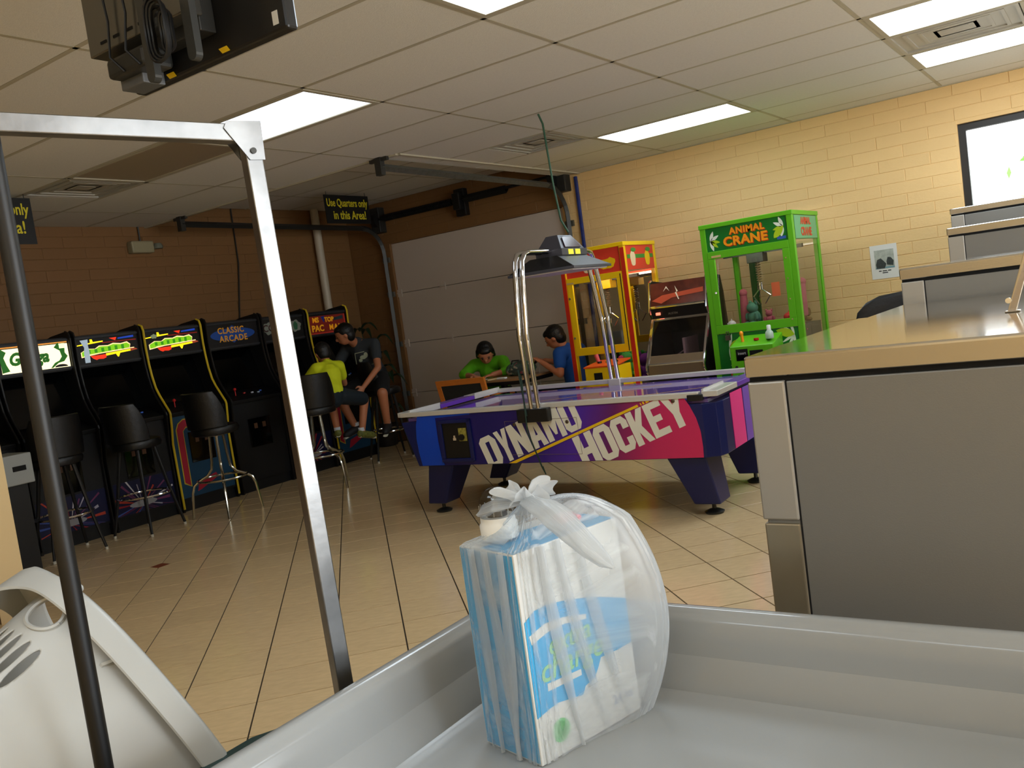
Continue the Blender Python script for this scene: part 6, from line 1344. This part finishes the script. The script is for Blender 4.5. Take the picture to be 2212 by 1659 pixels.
# ================================================================ SMALL TABLE AND WHAT IS ON IT
dt = thing('dining_table', 'small wood-topped table with a dark edge in front of the roller door', 'table', (-5.03, 7.04, 0))
MB().box(-0.42, 0.40, -0.27, 0.27, 0.735, 0.755).build('tabletop', mat('table_wood', (150, 112, 74), 0.35, noise=0.08, nscale=8, stretch=(1, 8, 1)), dt)
MB().box(-0.425, 0.405, -0.275, 0.275, 0.70, 0.736).build('edge_band', M_black, dt, bevel=0.003)
MB().cyl((0, 0, 0.03), (0, 0, 0.70), 0.035, n=14).build('pedestal', M_black, dt, smooth=True)
MB().box(-0.28, 0.28, -0.035, 0.035, 0.0, 0.03).box(-0.035, 0.035, -0.25, 0.25, 0.0, 0.031).build('base', M_black, dt)
for i, (x, y, rz, sx_, m_, lb) in enumerate(((-5.27, 6.90, 0.2, 0.10, mat('paper_white', (220, 218, 212), 0.6), 'white sheets of paper under the hands of the woman in green'), (-5.08, 6.86, -0.3, 0.08, mat('manila', (190, 165, 115), 0.6), 'tan folded paper beside the white sheets on the small table'))):
    o = MB().hexa([(-sx_, -0.07, 0), (sx_, -0.07, 0), (sx_, 0.07, 0), (-sx_, 0.07, 0)], [(-sx_, -0.07, 0.004), (sx_, -0.07, 0.012 if i else 0.004), (sx_, 0.07, 0.012 if i else 0.004), (-sx_, 0.07, 0.004)]).build('paper', m_, None); o.location = (x, y, 0.7555); o.rotation_euler = (0, 0, rz); tag(o, lb, 'paper')
o = MB().box(-0.05, 0.05, -0.02, 0.02, 0, 0.015).build('white_charger', mat('white_matte', (225, 225, 220), 0.5), None, bevel=0.004); o.location = (-4.92, 6.86, 0.7555); tag(o, 'small white box-shaped charger lying on the small table', 'charger')
M_fl = bpy.data.materials.new('floral_fabric'); M_fl.use_nodes = True; nt = M_fl.node_tree; b_ = nt.nodes['Principled BSDF']; b_.inputs['Roughness'].default_value = 0.85
tc = nt.nodes.new('ShaderNodeTexCoord'); vo = nt.nodes.new('ShaderNodeTexVoronoi'); vo.inputs['Scale'].default_value = 26; cr = nt.nodes.new('ShaderNodeValToRGB'); nt.links.new(tc.outputs['Object'], vo.inputs['Vector'])
cr.color_ramp.interpolation = 'CONSTANT'; el = cr.color_ramp.elements; el[0].position = 0; el[0].color = lin((64, 78, 66))+(1,); el[1].position = 0.62; el[1].color = lin((150, 70, 80))+(1,)
for p_, c in ((0.40, (90, 120, 104)), (0.75, (56, 66, 60)), (0.88, (150, 140, 120))): e = el.new(p_); e.color = lin(c)+(1,)
sp2 = nt.nodes.new('ShaderNodeSeparateColor'); nt.links.new(vo.outputs['Color'], sp2.inputs[0]); nt.links.new(sp2.outputs[0], cr.inputs[0]); nt.links.new(cr.outputs[0], b_.inputs['Base Color'])
fb = thing('floral_bag', 'green and pink floral fabric bag slumped on the small table', 'bag', (-4.86, 7.12, 0.756))
q = MB(); q.ball((0, 0, 0.065), (0.17, 0.10, 0.075), 20).ball((-0.09, 0, 0.05), (0.08, 0.09, 0.055), 14).ball((0.08, 0.0, 0.06), (0.09, 0.09, 0.06), 14).ball((0.01, 0.0, 0.115), (0.08, 0.05, 0.03), 14)
q.v = [(x, y, max(z, 0.0)) for x, y, z in q.v]; remesh(q, 'bag_body', M_fl, fb, 0.008, 3)
MB().tube([(-0.08, -0.05, 0.10), (-0.04, -0.08, 0.15), (0.04, -0.08, 0.15), (0.08, -0.05, 0.10)], 0.006, 8).build('strap', M_black, fb, smooth=True)
# wooden armchair with dark back, plus the seats of the two adults
M_ow = mat('orange_wood', (196, 112, 40), 0.4, noise=0.08, nscale=10, stretch=(1, 1, 5)); M_du = mat('dark_upholstery', (30, 30, 28), 0.7, bump=0.2, bscale=60)
def wchair(loc, rz, label, grp=None, seatz=0.44):
    t = thing('wooden_chair', label, 'chair', loc, rz, grp); w = 0.265
    MB().box(-w, w, -0.02, 0.42, seatz-0.04, seatz).build('seat', M_du, t, bevel=0.012)
    def bk_(u, v, d): return (u, -0.03-0.10*(v-seatz)/0.4-d, v)
    for s in (-1, 1):
        MB().prism([(s*w, seatz-0.1), (s*(w-0.05), seatz-0.1), (s*(w-0.045), 0.80), (s*(w+0.005), 0.80)], bk_, -0.015, 0.015).build('back_post', M_ow, t, bevel=0.003)
        MB().box(s*w-0.02, s*w+0.02, 0.36, 0.40, 0, 0.62).build('leg', M_ow, t, bevel=0.003); MB().box(s*w-0.02, s*w+0.02, -0.03, 0.01, 0, seatz-0.05).build('leg', M_ow, t, bevel=0.003)
        MB().tube([(s*w, -0.07, 0.615), (s*w, 0.15, 0.635), (s*w, 0.40, 0.625)], 0.020, 8, flat=0.7).build('armrest', M_ow, t, smooth=True)
    MB().prism([(-w-0.005, 0.765), (w+0.005, 0.765), (w+0.005, 0.82), (-w-0.005, 0.82)], bk_, -0.016, 0.016).build('top_rail', M_ow, t, bevel=0.004)
    MB().prism([(-w+0.045, seatz+0.03), (w-0.045, seatz+0.03), (w-0.045, 0.765), (-w+0.045, 0.765)], bk_, -0.010, 0.010).build('back_panel', M_du, t)
    return t
wchair((-5.16, 6.62, 0), 0.10, 'orange wooden armchair with a black back panel behind the hockey table corner')
for (x, y, rz, lb) in ((-5.50, 7.62, PI, 'plain seat under the woman in green'), (-4.42, 7.42, PI/2, 'plain seat under the man in blue')):
    t = thing('seat_bench', lb, 'stool', (x, y, 0), rz, 'plain seats at the small table')
    MB().box(-0.19, 0.19, -0.17, 0.17, 0.40, 0.44).build('seat', M_du, t, bevel=0.01)
    for sx_ in (-1, 1):
        for sy_ in (-1, 1): MB().box(sx_*0.16-0.015, sx_*0.16+0.015, sy_*0.14-0.015, sy_*0.14+0.015, 0, 0.40).build('leg', M_ow, t)
# ================================================================ PLANT
pl = thing('potted_plant', 'tall leafy plant in the dark corner behind the boy in grey', 'plant', (-7.32, 7.70, 0))
MB().lathe([(0.10, 0), (0.12, 0.01), (0.15, 0.24), (0.16, 0.26), (0.145, 0.26), (0.13, 0.23)], n=24).build('pot', mat('dark_pot', (40, 34, 30), 0.5), pl, smooth=True)
MB().lathe([(0.13, 0.22), (0.05, 0.235)], n=20).build('soil', mat('soil', (30, 22, 16), 0.95), pl)
M_lf = mat('dark_leaf', (30, 52, 32), 0.4); rl = random.Random(12)
def big_leaf(base, ang, L_, droop, w_):
    q = MB(); n = 9; c, s = math.cos(ang), math.sin(ang)
    for i in range(n):
        t = i/(n-1); x = t*L_; z = 0.10*math.sin(PI*t*0.9)*L_/0.3-droop*t*t; wd = w_*math.sin(PI*min(1, t*0.97+0.03))**0.7*(1.15-0.5*t)
        for (o_, dz) in ((-1, 0.012), (0, -0.006), (1, 0.012)): q.v.append((base[0]+x*c-o_*wd*s, base[1]+x*s+o_*wd*c, base[2]+z+dz))
    for i in range(n-1):
        for j in range(2): a = i*3+j; q.f.append((a, a+1, a+4, a+3))
    return q.build('leaf', M_lf, pl, smooth=True)
stems = [((-0.02, 0.0), (-0.18, 0.02, 1.42)), ((0.02, 0.02), (0.08, 0.0, 1.30)), ((0.0, -0.03), (0.14, -0.06, 1.05)), ((0.03, 0.0), (0.20, -0.02, 0.85)), ((-0.03, 0.0), (-0.08, -0.05, 1.15))]
for (b0, tp_) in stems:
    MB().tube([(b0[0], b0[1], 0.22), ((b0[0]+tp_[0])*0.45, (b0[1]+tp_[1])*0.45, tp_[2]*0.6), tp_], [0.010, 0.008, 0.005], 7).build('stem', mat('stem_green', (52, 66, 38), 0.6), pl, smooth=True)
LEAVES = [(-0.18, 0.02, 1.42, 0.1, .24, .06), (-0.17, 0.02, 1.36, -0.4, .26, .10), (-0.18, 0.0, 1.40, 2.8, .16, .05), (0.0, 0.0, 1.22, -0.5, .24, .10), (0.08, 0, 1.28, 0.2, .2, .1), (0.08, 0, 1.2, -1.3, .22, .12), (0.1, -0.03, 1.08, -0.3, .24, .12), (0.14, -0.06, 1.02, -1.0, .24, .12), (0.14, -0.05, 0.92, 0.0, .22, .1),
          (0.18, -0.02, 0.84, -0.6, .24, .12), (0.16, -0.02, 0.74, -1.2, .24, .14), (0.2, 0, 0.80, 0.3, .2, .12), (-0.08, -0.05, 1.12, -1.4, .24, .12), (-0.08, -0.04, 1.0, -2.2, .22, .12), (0.1, 0, 0.62, -0.8, .24, .14), (0.05, -0.03, 0.5, -1.5, .24, .14), (0.12, 0, 0.45, 0.1, .22, .14)]
for (x, y, z, a_l, L_, d_) in LEAVES: big_leaf((x, y, z), a_l, L_, d_, 0.038)
